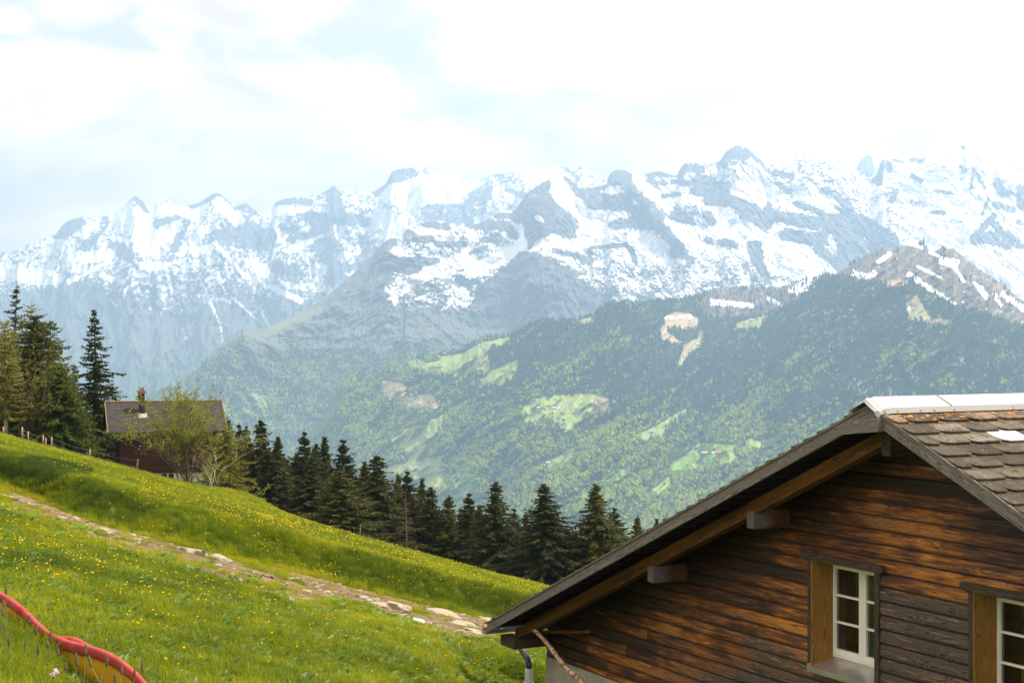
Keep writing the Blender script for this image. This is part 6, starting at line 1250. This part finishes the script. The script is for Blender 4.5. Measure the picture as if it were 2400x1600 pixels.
# -- windows
m, t = new_mat('window_glass'); fr_ = t.n('ShaderNodeFresnel', {}, {'IOR': 1.5}); tr_ = t.n('ShaderNodeBsdfTransparent', {}, {'Color': (.75, .78, .76, 1)}); gl = t.n('ShaderNodeBsdfGlossy', {}, {'Color': (.9, .95, .92, 1), 'Roughness': .01}); mx = t.t.nodes.new('ShaderNodeMixShader')
t.t.links.new(t.m('MULTIPLY', fr_, 2.1, clamp=True), mx.inputs[0]); t.t.links.new(tr_, mx.inputs[1]); t.t.links.new(gl, mx.inputs[2]); t.n('ShaderNodeOutputMaterial', {}, {'Surface': mx.outputs[0]}, None); m_glass = m
m_white = simple('white_window_paint', (.74, .73, .70), .45, .03, 4); m_sill = simple('brushed_sill', (.55, .53, .50), .3, .12, 5, .75); m_rubber = simple('black_gasket', (.01, .01, .01), .6)
def window(sa, sb):
    r = empty('window'); r.parent = ch; r.location = Vector(C((sa + sb) / 2, 0, WZ0)) - Vector(OFF); WO = Vector(r.location) + Vector(OFF)
    class W(MB):
        def build(s, name, mats, parent=None, **k): s.v = [tuple(np.array(p) - np.array(WO)) for p in s.v]; return MB.build(s, name, mats, parent or r, **k)
    def tb(name, mat_, *boxes):
        B = W()
        for q in boxes: timber(B, cb8(*q), rnd.random())
        return B.build(name, mat_, attr='brd', uv=True)
    tb('casing', m_dark, (sa - .062, sa, .0, .045, WZ0 - .05, WZ1 - .0)); tb('casing', m_dark, (sb, sb + .068, .0, .05, WZ0 - .5, WZ1 - .0))
    tb('lintel', m_dark, (sa - .15, sb + .14, .0, .075, WZ1 + .001, WZ1 + .072))
    tb('reveal', m_honey, (sa, sa + .012, -.24, .047, WZ0 - .02, WZ1)); tb('reveal', m_honey, (sb - .012, sb, -.24, .04, WZ0 - .02, WZ1)); tb('reveal', m_honey, (sa + .012, sb - .012, -.24, .03, WZ1 - .015, WZ1))
    fz0, fz1 = WZ0 + .075, WZ1 - .02; a, b = sa + .013, sb - .013; mdl = (a + b) / 2; B = W(); fn = C
    def fb(s0, s1, w0, w1, z0, z1): B.box(s0, s1, w0, w1, z0, z1, C)
    fb(a, b, -.29, -.235, fz0, fz0 + .03); fb(a, b, -.29, -.235, fz1 - .03, fz1); fb(a, a + .028, -.29, -.235, fz0 + .03, fz1 - .03); fb(b - .028, b, -.29, -.235, fz0 + .03, fz1 - .03); B.build('frame', m_white)
    for (x0, x1) in ((a + .029, mdl - .0015), (mdl + .0015, b - .029)):
        B = W(); st = .052; z0, z1 = fz0 + .031, fz1 - .031
        fb(x0, x1, -.28, -.222, z0, z0 + .062); fb(x0, x1, -.28, -.222, z1 - st, z1); fb(x0, x0 + st * (1 if x0 > mdl else .35), -.28, -.222, z0 + .062, z1 - st); fb(x1 - st * (1 if x1 < mdl else .35), x1, -.28, -.222, z0 + .062, z1 - st); sh = B.build('sash', m_white)
        B = W(); gh = (z1 - st - z0 - .062)
        for k in (1, 2): fb(x0 + .015, x1 - .015, -.262, -.232, z0 + .062 + gh * k / 3 - .011, z0 + .062 + gh * k / 3 + .011)
        q = B.build('glazing_bar', m_white, sh)
        q.parent = sh
        B = W(); B.add([C(x0 + .01, -.25, z0 + .05), C(x1 - .01, -.25, z0 + .05), C(x1 - .01, -.25, z1 - .03), C(x0 + .01, -.25, z1 - .03)], [(0, 1, 2, 3)]); B.build('pane', m_glass, sh)
    # fold-down curtain edge inside
    B = W(); n = 14; vs = []
    for k in range(n + 1): x = a + .02 + .17 * k / n; vs += [C(x, -.40 - .02 * (k % 2), fz0), C(x, -.40 - .02 * (k % 2), fz1)]
    B.add(vs, [(2 * k, 2 * k + 2, 2 * k + 3, 2 * k + 1) for k in range(n)]); B.build('curtain', simple('brown_curtain', (.05, .03, .022), .9), r)
    B = W(); zs = WZ0
    P8 = [C(sa + .0, .085, zs - .012), C(sb, .085, zs - .012), C(sb, -.25, zs + .066), C(sa, -.25, zs + .066), C(sa, .085, zs - .006), C(sb, .085, zs - .006), C(sb, -.25, zs + .073), C(sa, -.25, zs + .073)]; B.box8(P8)
    B.cbox(sa - .01, sb, .078, .088, zs - .055, zs - .008) if hasattr(B, 'cbox') else B.box(sa - .01, sb, .078, .088, zs - .055, zs - .008, C); B.box(sa - .012, sa + .004, -.0, .09, zs - .03, zs + .03, C); B.build('sill', m_sill)
for w_ in WINS: window(*w_)
# rough pole leaning on the wall
p0 = Vector(C(*(lambda s: (s[0], .47, (HY - 1478) / F * s[1]))(s_at(1252, .47)))); p1 = Vector(C(*(lambda s: (s[0], .55, (HY - 1640) / F * s[1]))(s_at(1402, .55))))
m, t = new_mat('stripped_branch'); p = t.n('ShaderNodeTexCoord', {}, {}, None).outputs['Object']; d_ = (p1 - p0).normalized(); n1 = t.noise(p, 16, 6, .7); n2 = t.noise(p, 5, 4, .6)
pbr(t, t.mix(t.ss(n1, .42, .55), (.16, .075, .03), t.mix(t.ss(n2, .4, .6), (.42, .27, .13), (.50, .42, .33))), .85, n1, .8, .012, .2)
B = MB(); n = 22; pts = []; rd = []
for i in range(n): q = i / (n - 1); pts.append((p1 - p0) * q + Vector((.012 * math.sin(q * 9), 0, .014 * math.sin(q * 7 + 1)))); rd.append(.026 + .016 * q + .004 * math.sin(i * 2.1))
B.tube(pts, rd, 10); B.tube([pts[4], pts[4] + Vector((-.03, -.03, .05))], [.006, .003], 4)
po = B.build('wooden_pole', m, smooth=True, loc=tuple(p0)); tag(po, 'rough barkless wooden pole leaning across the left corner of the chalet', 'pole')
# ================================================================== haze
mb = MB(); mb.box(-13500, 13500, -150, 17600, -870, 1700)
hm = bpy.data.materials.new('haze'); hm.use_nodes = True; t = NT(hm.node_tree)
vol = t.n('ShaderNodeVolumePrincipled', {}, {'Color': (.41, .585, .79, 1), 'Density': 1.22e-4, 'Anisotropy': 0.35})
t.n('ShaderNodeOutputMaterial', {}, {'Volume': vol}, None)
hz = mb.build('haze', hm); tag(hz, 'pale blue haze filling the valley', 'haze', kind='stuff')
